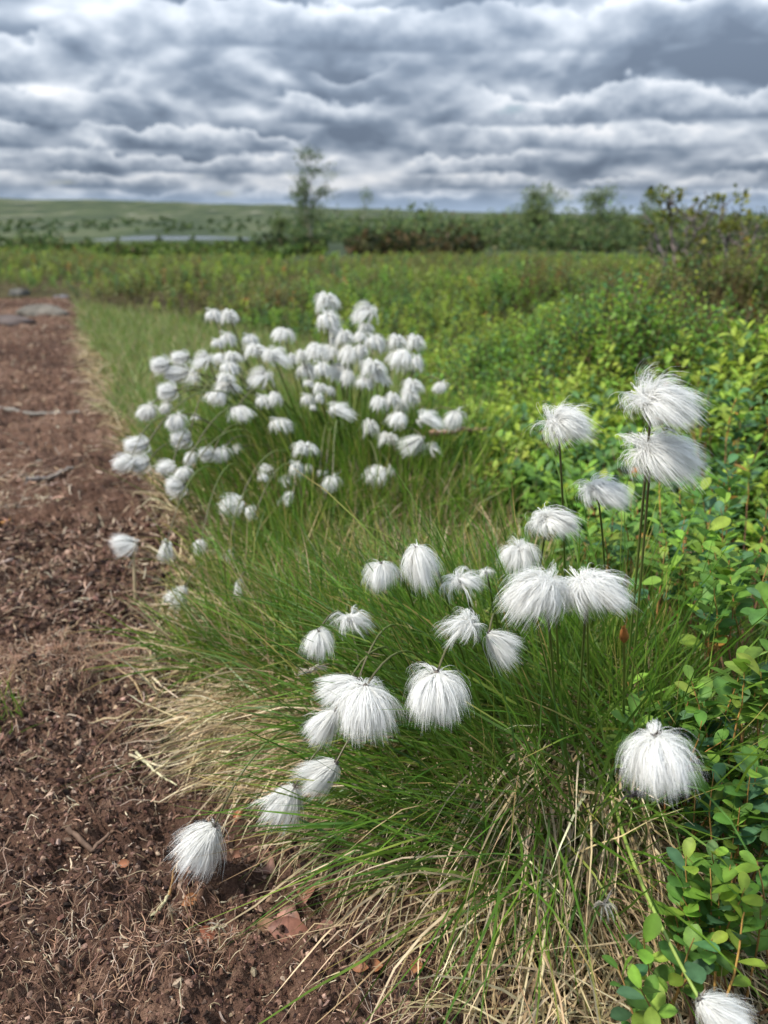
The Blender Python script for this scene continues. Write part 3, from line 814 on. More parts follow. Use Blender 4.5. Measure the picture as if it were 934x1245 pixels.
def stalk(cx, cy, w, h, zc, mode, ax, base_px, label, lean=None, bend=0.0, variant=None, stemw=.0019, tint=None, low=(.13, .20, .035), topc=(.10, .085, .04)):
    size = w / FPX * zc
    C = at(cx, cy, zc)
    gxy = on_plane(*base_px)[:2]
    base = np.array([gxy[0], gxy[1], float(surf(gxy[0], gxy[1])) - .006])
    # unit wool -> local metric transform so that its bounding box fills the head seen in the photo
    if variant is None:
        n = int(np.clip(w * (66 if mode != 'rag' else 20), 500, 5200))
        P, W, prof, c = make_wool(n, max(50, n // 26), mode, ax, 7, wid=.013)
    else:
        P, W, prof, c = variant['P'], None, None, None
    lo, hi = variant['box'] if variant else fit_box(P)
    sx = size / (hi[0] - lo[0]); sz = (h / FPX * zc) / ((hi[2] - lo[2]) * .97)
    sz = np.clip(sz, sx * .55, sx * 1.7); sy = (sx * sz) ** .5
    sc = np.array([sx, sy, sz]); mid = (lo + hi) / 2
    tip = C - mid * sc
    if tip[2] < surf(tip[0], tip[1]) + .006: tip[2] = float(surf(tip[0], tip[1])) + .006
    root = empty('cotton_grass', base, label, 'cotton grass', GROUP)
    sa, td = stem_mesh(base, tip, stemw, .5 * (mode in ('tail', 'egg')) + .3 * (mode == 'nod') + .2 if lean is None else lean, low=low, top=topc, bend=bend)
    sa.build('stem', M_STEM, root)
    if variant is None:
        a = Acc(); ribbons(a, P * sc, W * sx, prof, c if tint is None else c * np.asarray(tint), face=outward(P, mid))
        head = a.build('seed_head', M_WOOL, root); head.location = tip - base
        b = Acc(); make_bracts(b, unit(-td) * -1, .11 * size, (.10, .085, .07), 10)
        b.build('bract', M_BRACT, head)
    else:
        head = bpy.data.objects.new('seed_head', variant['me']); COL.objects.link(head); head.parent = root
        head.location = tip - base; head.scale = sc
        br = bpy.data.objects.new('bract', variant['bme']); COL.objects.link(br); br.parent = head
    return root

L_, R_, LD, RD, U_ = (-1, 0, -.1), (1, 0, .05), (-.75, 0, -.66), (.6, -.1, -.7), (0, 0, 1)
NEAR = [
 (809, 487, 96, 64, .47, 'sweep', (1, 0, .25), (742, 1010), 'tallest cottongrass with the topmost big white head, tufts blown to the right'),
 (809, 554, 98, 56, .49, 'sweep', (1, 0, .1), (748, 1020), 'cottongrass with big white head directly under the topmost one, crossed by its stem'),
 (689, 515, 68, 48, .55, 'sweep', (.9, 0, .35), (682, 860), 'straight single cottongrass with fluffy head, left of the topmost pair'),
 (736, 598, 68, 40, .57, 'sweep', (.7, 0, -.1), (732, 850), 'short cottongrass with flattened ragged head, left below the topmost pair'),
 (675, 635, 66, 32, .60, 'sweep', (.3, 0, -.2), (640, 850), 'cottongrass with flat dome head crossed by the straight single stem'),
 (632, 676, 54, 38, .62, 'mop', (0, 0, 0), (622, 860), 'small dome headed cottongrass left of the flat dome crossed by a stem'),
 (651, 724, 88, 62, .46, 'sweep', (-.35, 0, -.3), (668, 1010), 'cottongrass with big shaggy head, left one of the touching pair'),
 (725, 720, 88, 52, .47, 'sweep', (.4, 0, -.2), (690, 1010), 'cottongrass with big smooth head, right one of the touching pair'),
 (613, 789, 48, 50, .54, 'tail', (.75, 0, -.66), (600, 960), 'leaning cottongrass whose head trails down to the right below the touching pair'),
 (560, 762, 62, 44, .53, 'rag', (-.2, 0, 0), (610, 970), 'cottongrass with ragged swept head between the touching pair and the round dome'),
 (563, 711, 60, 36, .56, 'rag', (.6, 0, -.1), (590, 930), 'cottongrass with untidy creamy head blown right, beside a larger shaggy one'),
 (512, 691, 50, 58, .55, 'nod', (.35, -.3, -.85), (560, 930), 'cottongrass with tall shaggy head, tip streaming right, top of the middle group'),
 (463, 703, 47, 37, .60, 'nod', (-.1, -.4, -.9), (520, 900), 'cottongrass with small tufted head, leftmost of the middle group'),
 (591, 697, 26, 17, .60, 'rag', (0, 0, 0), (600, 880), 'cottongrass with withered small cream head behind the middle group'),
 (429, 757, 58, 34, .60, 'rag', (.3, 0, 0), (470, 890), 'cottongrass with scraggly thin head and dark centre'),
 (388, 783, 42, 36, .60, 'nod', (-.1, -.4, -.9), (450, 890), 'cottongrass with small parted head below the scraggly thin one'),
 (411, 840, 58, 38, .56, 'tail', (-.8, 0, -.45), (520, 930), 'cottongrass with smooth head pointing left behind the front trio'),
 (390, 884, 46, 50, .55, 'tail', (-.55, 0, -.75), (520, 950), 'cottongrass with half hidden head, lowest of the front trio'),
 (444, 865, 84, 66, .51, 'nod', (.0, -.5, -.85), (545, 960), 'cottongrass with largest drooping fringed head of the front trio'),
 (532, 848, 77, 64, .50, 'nod', (0, -.5, -.85), (570, 960), 'cottongrass with perfectly round mop head, alone in the middle of the green blades'),
 (385, 945, 57, 46, .58, 'tail', (-.7, 0, -.6), (520, 985), 'cottongrass with drooping head behind another over straw, upper of the low pair'),
 (342, 978, 56, 58, .60, 'tail', (-.4, 0, -.85), (500, 985), 'cottongrass with drooping head over straw, lower of the low pair'),
 (240, 1029, 66, 70, .62, 'tail', (-.5, 0, -.85), (420, 960), 'cottongrass bent to the ground with a brush shaped head hanging over dark peat'),
 (800, 929, 92, 74, .41, 'nod', (.08, -.5, -.85), (745, 1080), 'drooping cottongrass with large fringed head in front of dark bilberry leaves'),
 (880, 1236, 74, 56, .44, 'tail', (.75, -.1, -.6), (738, 975), 'cottongrass on a long yellow green stalk, white head touching the bottom edge'),
 (150, 664, 32, 28, 1.10, 'egg', (-.4, 0, -.1), (164, 728), 'round headed cottongrass on a short pale stalk standing alone on bare peat'),
 (202, 671, 22, 28, 1.10, 'egg', (-.2, 0, -1), (300, 640), 'egg shaped cottongrass head hanging over peat, right of the one on a pale stalk'),
 (243, 666, 19, 22, 1.10, 'egg', (-.2, 0, -1), (320, 640), 'small cottongrass head hanging over peat at the grass edge, third in the loose row'),
 (279, 676, 12, 19, 1.08, 'egg', (-.1, 0, -1), (330, 660), 'tiniest cottongrass head of the loose row, half behind dark blades'),
 (214, 727, 28, 29, .98, 'tail', (-.6, 0, -.7), (300, 730), 'cottongrass with small pointed head lying lowest beside the bare peat'),
 (290, 716, 15, 28, .92, 'tail', (-.2, 0, -1), (330, 760), 'cottongrass with narrow white head mostly hidden inside the green tussock'),
]
for row in NEAR:
    kw = {}
    if 'pale stalk standing' in row[8]: kw = dict(low=(.45, .36, .22), topc=(.40, .31, .19), stemw=.004)
    if 'yellow green stalk' in row[8]: kw = dict(low=(.20, .28, .05), topc=(.24, .32, .07), stemw=.0026, lean=.10, bend=-.045)
    if row[4] < .8: row = (row[0], row[1], row[2] * .90, row[3] * .92) + row[4:]
    stalk(*row, **kw)

def E(x, y, w, h): return (180 + x / 5.494, 365 + y / 5.494, w / 5.494, h / 5.494)
def G(x, y, w, h): return (130 + x / 4.67, 490 + y / 4.67, w / 4.67, h / 4.67)
def H(x, y, w, h): return (310 + x / 5.494, 500 + y / 5.494, w / 5.494, h / 5.494)
def C(x, y, w, h): return (330 + x / 7.185, 345 + y / 7.185, w / 7.185, h / 7.185)
def D(x, y, w, h): return (430 + x / 6.227, 380 + y / 6.227, w / 6.227, h / 6.227)
FAR = [
 (E(440, 105, 115, 85), 'mop', 'far cottongrass head, left half of the topmost touching double on the left side'),
 (E(545, 115, 115, 95), 'mop', 'far cottongrass head, right half of the topmost touching double on the left side'),
 (E(465, 290, 85, 62), 'mop', 'small far head tucked at lower left of the second double from the top'),
 (E(535, 262, 110, 92), 'mop', 'rounder far head of the second double from the top, just under the topmost double'),
 (E(685, 268, 112, 78), 'mop', 'single small oval far head right of the second double'),
 (E(85, 435, 130, 110), 'egg', 'smooth oval far head, leftmost at the upper left fringe'),
 (E(215, 385, 125, 88), 'egg', 'far head with grey shaded top at the upper left fringe, behind two ovals'),
 (E(190, 490, 165, 115), 'egg', 'large smooth far head in the middle of the upper left fringe trio'),
 (E(300, 525, 115, 125), 'rag', 'streaky far head trailing right from the upper left fringe trio'),
 (E(130, 610, 130, 115), 'egg', 'squarish smooth far head below the upper left fringe trio'),
 (E(318, 785, 75, 50), 'rag', 'tiny wispy far head isolated above the left grass'),
 (E(365, 405, 145, 115), 'sweep', 'far head with dark centre at the left end of the main row'),
 (E(470, 395, 85, 72), 'nod', 'far head second in the main row, pressed against the dark centred one'),
 (E(568, 388, 125, 80), 'mop', 'far head third in the main row, bent over to the right'),
 (E(545, 455, 128, 85), 'mop', 'far head just beneath the third of the main row'),
 (E(522, 530, 122, 80), 'mop', 'top head of the stacked far trio left of the straight stems'),
 (E(530, 592, 175, 82), 'mop', 'widest middle head of the stacked far trio left of the straight stems'),
 (E(455, 655, 152, 105), 'nod', 'lowest head of the stacked far trio with a split front'),
 (E(722, 345, 160, 95), 'mop', 'broad far head below the single oval, left shoulder of the central mass'),
 (E(815, 372, 100, 80), 'mop', 'pale head wedged between the broad shoulder head and the central mass'),
 (E(745, 522, 172, 130), 'sweep', 'big loose far head standing free under the left shoulder of the central mass'),
 (E(775, 678, 112, 88), 'mop', 'left head of the blurred pair under the big loose far head'),
 (E(848, 662, 92, 85), 'mop', 'right head of the blurred pair under the big loose far head'),
 (E(630, 765, 160, 100), 'nod', 'neat flat dome far head standing free left of centre'),
 (G(235, 48, 125, 100), 'egg', 'big smooth far head facing left, with a small one stuck to its right'),
 (G(335, 28, 72, 70), 'egg', 'small smooth far head stuck to the right of a big one at the left fringe'),
 (G(398, 105, 120, 105), 'egg', 'far head with a dark crease on the left fringe, above a rounder one'),
 (G(420, 205, 115, 100), 'egg', 'round far head on the left fringe below the creased one'),
 (G(170, 238, 140, 95), 'egg', 'smooth lemon shaped far head just over the bare peat, above a pair'),
 (G(90, 343, 118, 95), 'egg', 'outermost left head of the pair at the peat edge'),
 (G(187, 343, 112, 100), 'egg', 'right head of the pair at the peat edge, under the lemon shaped one'),
 (G(330, 368, 110, 80), 'egg', 'far head lying low on dry grass, pointing right'),
 (G(438, 398, 102, 85), 'egg', 'upper head of the low double over the peat edge'),
 (G(393, 470, 112, 118), 'egg', 'lower pear shaped head of the low double over the peat edge'),
 (G(480, 310, 80, 85), 'egg', 'first and smallest head in the low row of three left of the straight stems'),
 (G(565, 290, 88, 80), 'egg', 'second head in the low row of three left of the straight stems'),
 (G(652, 290, 115, 92), 'egg', 'third and longest head in the low row of three left of the straight stems'),
 (G(742, 262, 58, 60), 'rag', 'grey wispy spent head right of the low row of three'),
 (G(705, 585, 132, 115), 'egg', 'isolated pointed head below the low row, hanging over dry grass'),
 (G(820, 620, 68, 75), 'egg', 'small blunt head right of the isolated pointed one'),
 (H(80, 400, 112, 78), 'mop', 'small dome among the green stems, left of the blurred double below centre'),
 (H(55, 445, 72, 52), 'mop', 'smaller head just beneath the small dome among green stems'),
 (H(175, 95, 158, 95), 'mop', 'flat dome head with fringe hanging left, left of the tall stems'),
 (H(335, 258, 168, 95), 'mop', 'flat dome head beside the tall stems, above the blurred double'),
 (H(280, 392, 98, 110), 'mop', 'left head of the blurred double below centre'),
 (H(360, 388, 52, 82), 'mop', 'right shaded head of the blurred double below centre'),
 (H(205, 472, 82, 85), 'rag', 'tattered small head between the small dome and the blurred double'),
 (H(220, 590, 78, 90), 'tail', 'slanting narrow head, lowest among the green stems'),
 (H(165, 610, 36, 42), 'tail', 'tiny head peeping out left of the slanting narrow one'),
 (H(433, 412, 36, 50), 'egg', 'tiny white bud head left above the neat round one'),
 (H(475, 412, 32, 40), 'egg', 'tiniest white bud head directly above the neat round one'),
 (H(513, 480, 125, 120), 'egg', 'neat round head like a bulb, lowest in front of the tall stems'),
 (H(805, 438, 170, 132), 'nod', 'fan shaped streaky head standing free below the right side of the clump'),
 (H(905, 405, 62, 88), 'rag', 'withered grey head right of the fan shaped one'),
 (C(490, 170, 212, 165), 'mop', 'highest far head in the middle of the clump, on top of another'),
 (C(505, 330, 208, 180), 'mop', 'far head directly beneath the highest one, dark at its base'),
 (C(810, 262, 228, 180), 'sweep', 'tall far head right of the highest pair, spiky on its left side'),
 (C(825, 395, 142, 100), 'mop', 'small head directly under the tall spiky one, upper of two'),
 (C(778, 470, 112, 90), 'mop', 'small head directly under the tall spiky one, lower of two'),
 (C(545, 425, 90, 80), 'mop', 'small bright head peeking from below the highest pair'),
 (C(640, 482, 172, 150), 'mop', 'loose head with dark base between the highest pair and the central mass'),
 (C(540, 500, 80, 90), 'mop', 'narrow head at the left side of the loose dark based one'),
 (C(100, 450, 200, 112), 'mop', 'single oval head floating above the left part of the central mass'),
 (C(80, 640, 195, 180), 'sweep', 'broad head with dark base at the left end of the central mass'),
 (C(185, 665, 80, 120), 'mop', 'narrow pale head pressed to the right of the broad dark based one'),
 (C(395, 600, 195, 142), 'mop', 'high crowning head of the central mass, left of two stem tips'),
 (C(272, 640, 122, 112), 'mop', 'soft head at the left shoulder of the crowning one'),
 (C(510, 612, 182, 132), 'mop', 'right neighbour of the crowning head, with a dark stem at its base'),
 (C(690, 632, 205, 160), 'mop', 'cream centred head in the right half of the central mass'),
 (C(790, 600, 112, 130), 'mop', 'bright head crossed by a stem at the right end of the upper central row'),
 (C(315, 770, 195, 150), 'mop', 'head with a black stem tip at its right, lower left of the central mass'),
 (C(450, 752, 155, 132), 'mop', 'head between the two dark stems of the central mass'),
 (C(600, 782, 212, 150), 'mop', 'wide smooth head right of the two dark stems of the central mass'),
 (C(668, 832, 125, 132), 'mop', 'shaded head hanging below the wide smooth one'),
 (C(325, 872, 95, 65), 'mop', 'small head tucked under the lower left of the central mass'),
 (C(430, 920, 135, 92), 'mop', 'head hanging between stems just below the central mass'),
 (C(520, 942, 72, 122), 'mop', 'narrow head hanging right of the stem below the central mass'),
 (C(320, 1020, 125, 112), 'mop', 'bright head pointing left at the bottom of the stem cluster'),
 (C(420, 1000, 75, 92), 'mop', 'dim head behind the stem at the bottom of the stem cluster'),
 (C(365, 1085, 62, 52), 'mop', 'smallest lowest scrap of white at the foot of the stem cluster'),
 (C(620, 1110, 228, 150), 'sweep', 'free standing shaggy head with two lobes below the central mass'),
 (D(165, 235, 162, 135), 'mop', 'smooth head right of the tall spiky one, bowed to the left'),
 (D(330, 235, 142, 125), 'mop', 'left head of the high double at the right edge of the clump'),
 (D(470, 240, 142, 130), 'mop', 'right creamy head of the high double at the right edge of the clump'),
 (D(345, 367, 195, 155), 'nod', 'large ribbed head just beneath the high double at the right'),
 (D(482, 387, 100, 125), 'mop', 'head half hidden behind the right side of the large ribbed one'),
 (D(150, 432, 192, 140), 'mop', 'broad blurred head, top of the smooth pile right of the stems'),
 (D(85, 535, 132, 92), 'mop', 'lower left head of the smooth pile right of the stems'),
 (D(190, 492, 135, 112), 'mop', 'lower right head of the smooth pile right of the stems'),
 (D(258, 530, 82, 82), 'rag', 'creamy frayed head at the right end of the smooth pile'),
 (D(195, 692, 135, 102), 'mop', 'leftmost creamy head of the right hand chain'),
 (D(300, 672, 112, 122), 'mop', 'second creamy head of the right hand chain'),
 (D(450, 570, 158, 120), 'mop', 'highest bright head of the right hand chain'),
 (D(425, 650, 142, 145), 'mop', 'head overlapping the highest bright one of the right hand chain'),
 (D(358, 712, 112, 130), 'mop', 'bluish shaded head under the right hand chain'),
 (D(325, 822, 155, 120), 'nod', 'spreading head below the shaded one of the right hand chain'),
 (D(130, 880, 122, 130), 'mop', 'upright head with black base left of the lowest cream one'),
 (D(265, 965, 162, 102), 'mop', 'low cream head, the lowest left of the streaked pair'),
 (D(660, 565, 122, 95), 'egg', 'isolated ridged head farthest up among the bilberry on the right'),
 (D(588, 810, 190, 145), 'sweep', 'streaked head sweeping down left, beside the round ball at the right'),
 (D(765, 810, 165, 162), 'egg', 'round white ball head, rightmost of the whole far clump'),
 (D(430, 1015, 195, 140), 'tail', 'long head drooping to the left at the lower right of the clump'),
 (D(592, 1042, 155, 112), 'rag', 'frayed head streaming right, back to back with the long drooping one'),
]
VAR = {}
def get_variants():
    for mode, axes in (('mop', [(.3, 0, 0), (-.3, 0, 0), (0, .2, 0)]), ('sweep', [(.9, 0, .2), (-.8, 0, .1)]), ('rag', [(.8, 0, 0), (-.4, 0, 0)]),
                       ('nod', [(-.2, -.35, -.9), (.3, -.3, -.9)]), ('egg', [(-.95, 0, -.1), (-.75, 0, -.55), (-.3, 0, -.9)]), ('tail', [(-.8, 0, -.5), (.6, 0, -.7)])):
        VAR[mode] = []
        for ax in axes:
            n = {'rag': 260, 'egg': 1300}.get(mode, 800)
            P, W, prof, c = make_wool(n, 40 if mode != 'egg' else 200, mode, ax, 5, wid=.050)
            lo, hi = fit_box(P)
            a = Acc(); ribbons(a, P, W, prof, c, face=outward(P, (lo + hi) / 2))
            b = Acc(); make_bracts(b, np.array(ax) if mode in ('egg', 'tail', 'nod') else np.array([0, 0, 1.0]), .16, (.075, .06, .05), 7)
            VAR[mode].append(dict(P=P, box=fit_box(P), me=a.mesh('seed_head', M_WOOL), bme=b.mesh('bract', M_BRACT)))
get_variants()
for k, ((cx, cy, w, h), mode, label) in enumerate(FAR):
    zc = 1.50 - (cy - 370) / 240 * .33 + random.uniform(-.05, .05)
    zc = min(zc, .93 * ground_depth(cy + h * .5))
    vs_ = VAR[mode]
    v = random.choice(vs_)
    if mode == 'egg' and cx > 330: v = vs_[2]
    if label.startswith('frayed head streaming'): v = vs_[0]
    bx = cx + (432 - cx) * random.uniform(.35, .75) + random.uniform(-12, 12)
    by = 600 + random.uniform(-30, 30) if cy < 540 else max(cy + 18, 610 + random.uniform(-15, 15))
    stalk(cx, cy, w * 1.05, h * 1.05, zc, mode, None, (bx, by), label, variant=v, stemw=.0028)

# unopened and spent stalks
def spike(px, py, zc, g, label, ln=.022):
    tip = at(px, py, zc); gxy = on_plane(*g)[:2]
    base = np.array([gxy[0], gxy[1], float(surf(gxy[0], gxy[1])) - .004])
    root = empty('sedge_spike', base, label, 'sedge', 'sedge spikes without wool')
    a, td = stem_mesh(base, tip, .0020, .1, top=(.17, .20, .04)); a.build('stem', M_STEM, root)
    td = td / np.linalg.norm(td)
    P = (tip - base) + td[None] * np.linspace(-.006, ln, 9)[:, None]
    b = Acc(); tubes(b, P[None], np.array([.0056]), [.35, .7, .95, 1, .92, .75, .5, .25, .06], jit((.36, .13, .04), 1, .15), 7)
    n = 8; i = RNG.integers(1, 7, n)
    ribbons(b, simulate(P[i], unit(td[None] + .35 * rdir(n)), np.full(n, .007), 3, np.zeros((n, 3))), np.full(n, .0022), [1, .9, .6, .1], jit((.42, .20, .07), n, .3))
    b.build('spike', M_BRACT, root)
spike(759, 776, .47, (745, 1010), 'dark stalk with a reddish brown pointed spike beside the tallest stems')
spike(713, 706, .50, (705, 990), 'thin stalk with a small pale brown spike in front of the touching pair', .014)
spike(674, 712, .50, (672, 990), 'slim stalk with yellowish spike below the shaggy left head', .012)

def spent(px, py, zc, w, h, n, col, g, label):
    C0 = at(px, py, zc); gxy = on_plane(*g)[:2]
    base = np.array([gxy[0], gxy[1], float(surf(gxy[0], gxy[1])) - .004])
    root = empty('spent_cotton_grass', base, label, 'cotton grass', 'spent cottongrass stalks')
    a, td = stem_mesh(base, C0, .0018, .2, top=(.36, .28, .16), low=(.40, .31, .17)); a.build('stem', M_STEM, root)
    P, W, prof, c = make_wool(n, 14, 'rag', (0, 0, .3), 7, wid=.05)
    lo, hi = fit_box(P); s = np.array([w, (w * h) ** .5, h]) / FPX * zc / np.array([hi[0] - lo[0]] * 2 + [hi[2] - lo[2]])
    b = Acc(); ribbons(b, P * s, W * s[0], prof, np.broadcast_to(jit(col, n, .3)[:, None], c.shape))
    hd = b.build('seed_head', M_WOOL, root); hd.location = C0 - base
spent(377, 818, .60, 36, 14, 120, (.55, .50, .42), (440, 900), 'cottongrass with shrivelled grey bud like head near the green tussock edge')
spent(734, 1100, .47, 26, 34, 150, (.40, .38, .33), (722, 1190), 'dead cottongrass with grey shrivelled tuft among straw at the bottom')
spent(768, 968, .45, 36, 24, 110, (.10, .09, .09), (762, 1040), 'blackish rotten tuft under the drooping head in front of bilberry leaves')
spent(266, 1126, .585, 24, 26, 90, (.72, .64, .48), (268, 1150), 'dry cream coloured tuft sitting on dark peat')
spent(208, 1110, .60, 16, 24, 80, (.52, .44, .32), (212, 1125), 'matted beige tuft on peat below the brush shaped head')
# ------------------------------------------------------------------ dead leaves, twigs, stones
def small_things():
    spots = [(300, 1035, 34, 'brown curled dead leaf just right of the lowest white head'), (322, 1062, 30, 'dull brown dead leaf below the left of the paired drooping heads'),
             (345, 1010, 26, 'brown dead leaf lying under the straw edge'), (325, 1128, 30, 'dark brown dead leaf on black peat below the straw'),
             (345, 1142, 34, 'torn reddish brown dead leaf beside the darker one'), (352, 1118, 30, 'pointed brown dead leaf leaning on the torn one'),
             (372, 1095, 26, 'small brown dead leaf under the straw tips'), (395, 1140, 26, 'purplish brown dead leaf near two straws'),
             (232, 1108, 16, 'orange leaf scrap beside the pale twig'), (245, 1130, 22, 'rusty leaf scrap left of the dry pale tuft'),
             (292, 1005, 16, 'small orange leaf scrap behind the lowest white head'), (455, 1202, 18, 'bright orange leaf scrap in the lower middle'),
             (440, 1212, 14, 'tiny rust coloured leaf scrap beside the bright orange one'), (505, 1215, 16, 'orange brown leaf scrap near the bottom edge'),
             (150, 1055, 12, 'tiny orange leaf scrap alone on the dark peat')]
    for k, (px, py, s, label) in enumerate(spots):
        z = ground_depth(py); p = on_plane(px, py); p[2] = surf(p[0], p[1]) + .004
        a = Acc()
        n = 1; L = np.array([s / FPX * z * 1.25])
        c = np.array([[.19, .095, .060]]) if 'orange' not in label and 'rust' not in label else np.array([[.27, .105, .045]])
        az = RNG.random() * 6.28
        d = np.array([[math.cos(az), math.sin(az), .35]])
        leaves(a, p[None] - d * L * .5, d, np.array([[.3 * RNG.normal(), -.5, 1.0]]), L, .75, jit(c, 1, .3), 0, curl=.5, fold=.45)
        o = a.build('dead_leaf', M_DEAD); tag(o, label, 'leaf', 'dead leaves on the peat')

    def twig(pts, w, col, label, zoff=.004):
        P = []
        for px, py in pts:
            q = on_plane(px, py); q[2] = max(surf(q[0], q[1]), peat_z(q[0], q[1])) + zoff; P.append(q)
        P = np.array(P); t = np.linspace(0, len(P) - 1, 16)
        i = np.minimum(t.astype(int), len(P) - 2); f = (t - i)[:, None]
        Q = P[i] * (1 - f) + P[i + 1] * f + RNG.normal(size=(16, 3)) * w * .12
        a = Acc(); tubes(a, Q[None], np.array([w]), np.linspace(1, .5, 16), jit(col, 1, .1), 6)
        o = a.build('twig', M_WOOD); tag(o, label, 'twig', 'dry twigs on the peat path')
    g = (.20, .175, .15)
    twig([(-10, 497), (40, 505), (100, 508)], .016, g, 'long grey stick lying across the far peat path')
    twig([(32, 592), (60, 583), (88, 573)], .012, g, 'short grey stick on the peat left of the single white heads')
    twig([(-5, 688), (12, 680), (24, 672)], .006, (.42, .33, .24), 'pale straight twig at the left edge of the path')
    twig([(8, 708), (20, 694), (34, 676)], .005, (.36, .27, .19), 'thin forked looking twig beside the pale straight one')
    twig([(62, 786), (85, 772), (100, 755)], .004, (.26, .17, .11), 'thin brown twig above the torn moss heap')
    twig([(85, 1020), (112, 1035), (136, 1022)], .0055, (.13, .075, .05), 'dark bent root on the peat left of the lowest head')
    twig([(186, 1122), (198, 1105), (207, 1087)], .0042, (.42, .33, .22), 'short pale peeled twig below the lowest white head')
    twig([(207, 1092), (214, 1072), (226, 1060)], .0022, (.24, .12, .05), 'thin orange stalk below the lowest white head')
    twig([(160, 935), (200, 945), (300, 935)], .0028, (.50, .40, .26), 'long pale straw stalk lying left of the straw heap')
    twig([(168, 932), (190, 950), (216, 970)], .0030, (.52, .42, .27), 'straight pale stalk pointing toward the lowest white head')
    twig([(1, 645), (6, 638), (12, 632)], .006, (.50, .24, .07), 'orange twig end at the left edge of the path')
    twig([(520, 622), (560, 611), (590, 604)], .012, (.30, .17, .11), 'reddish brown twig behind the ragged streaked head', .10)
    twig([(655, 1160), (655, 1210), (652, 1260)], .004, (.50, .38, .24), 'upright pale dead stalk at the bottom edge', .03)

    def rock(px, py, w, h, label, dz=0.0, col=(.36, .35, .34)):
        z = ground_depth(py, dz); c = on_plane(px, py, dz); c[2] = surf(c[0], c[1])
        rx, rz = w / FPX * z / 2, max(.015, h / FPX * z * .62)
        nu, nv = 22, 12
        th = np.arange(nu) * 2 * PI / nu; ph = np.linspace(.02, PI - .02, nv)
        T, F = np.meshgrid(th, ph)
        D = np.stack([np.sin(F) * np.cos(T), np.sin(F) * np.sin(T), np.cos(F)], -1)
        r = .62 + .8 * fbm(D[..., 0] * 2.2 + px, D[..., 1] * 2.2 + D[..., 2] * 3.2, 4, 9)
        V = D * r[..., None] * np.array([rx, rx * .7, rz])
        i = np.arange(nv - 1)[:, None] * nu; j = np.arange(nu)[None]; j2 = (j + 1) % nu
        a = Acc(); a.add(V, q=np.stack([i + j, i + nu + j, i + nu + j2, i + j2], -1), c=jit(col, 1, .1)[0])
        o = a.build('rock', M_ROCK); o.location = c
        tag(o, label, 'rock', 'stones along the heath')
    rock(52, 380, 62, 18, 'flat grey stone half sunk at the far end of the path', col=(.105, .095, .085))
    rock(8, 392, 60, 17, 'low pinkish grey stone at the left edge of the far path', col=(.095, .083, .075))
    rock(22, 357, 26, 12, 'small grey stone where the path meets the heath', col=(.09, .09, .09))
    rock(75, 360, 24, 5, 'pale flat stone beside the heath at the path end', col=(.11, .10, .095))
    rock(612, 318, 34, 8, 'pale distant stone in front of the birch scrub', col=(.42, .40, .36))
    rock(652, 320, 22, 7, 'small pale distant stone right of its larger neighbour', col=(.42, .38, .34))
    rock(25, 300, 70, 8, 'pale bare rock slab on the distant left rise', col=(.45, .42, .33))
    rock(105, 297, 50, 7, 'pale bare rock patch nearer the lake on the left rise', col=(.45, .42, .33))
small_things()

# ------------------------------------------------------------------ scrub band, birches, gnarled shrub
def leafclump(acc, c, rad, n, sz, cols):
    d = rdir(n) * (RNG.random((n, 1)) ** .5)
    p = c + d * rad
    leaves(acc, p, rdir(n), rdir(n), RNG.uniform(.6, 1.3, n) * sz, .7, cols, 2)

def build_woods():
    a = Acc()
    def band(n, r0, r1, az0, az1, hmin, hmax, pal, wts, k=90, taper=None):
        az = np.radians(RNG.uniform(az0, az1, n)); r = np.exp(RNG.uniform(math.log(r0), math.log(r1), n))
        x, y = r * np.sin(az), r * np.cos(az); z = gz(x, y)
        for i in range(n):
            lake_d = math.hypot(x[i] - LAKE_C[0], y[i] - LAKE_C[1])
            if lake_d < 75: continue
            if hmax > .15 and -.36 < math.atan2(x[i], y[i]) < -.13 and 12 < r[i] < 260 and random.random() < .93: continue
            h = random.uniform(hmin, hmax) * (.8 + .5 * random.random() ** 3)
            w = h * random.uniform(.45, .9)
            col = pick(pal, wts, k, .3) 
            leafclump(a, np.array([x[i], y[i], z[i] + h * .42]), np.array([w, w, h * .55]), k, .06 + .0034 * r[i] * .9, col)
    greens = [(.095, .140, .048), (.130, .175, .055), (.060, .098, .045), (.15, .14, .065)]
    band(420, 16, 40, -2, 33, .35, .95, greens, [.4, .3, .2, .1])
    band(500, 40, 130, -6, 34, .8, 1.9, greens, [.4, .2, .35, .05], 80)
    band(130, 60, 200, -34, -6, .25, .7, greens, [.4, .2, .35, .05], 40)
    band(30, 20, 40, -34, -20, .2, .6, greens, [.4, .2, .35, .05], 60)
    band(420, 10.5, 26, -34, -4, .05, .13, [(.075, .125, .03), (.13, .18, .04), (.09, .085, .035)], [.5, .35, .15], 60)
    band(60, 14, 30, -34, -4, .06, .18, [(.045, .07, .02), (.10, .12, .03), (.10, .065, .03)], [.5, .3, .2])
    band(40, 14, 22, -11, -5, .12, .30, [(.03, .05, .018), (.055, .08, .022), (.09, .06, .03)], [.5, .35, .15])
    band(60, 12, 19, -2, 6, .2, .45, [(.035, .045, .018), (.06, .065, .02), (.10, .07, .03)], [.4, .3, .3])
    band(500, 400, 1100, -34, 34, .8, 2.0, greens, [.35, .15, .5, .0], 26)
    tag(a.build('woods', M_FAR), kind='stuff')
build_woods()

def branch_path(p, d, L, S, wob, up=.15):
    return simulate(p[None], d[None], np.array([L]), S, np.array([[0, 0, up]]), wob)[0]

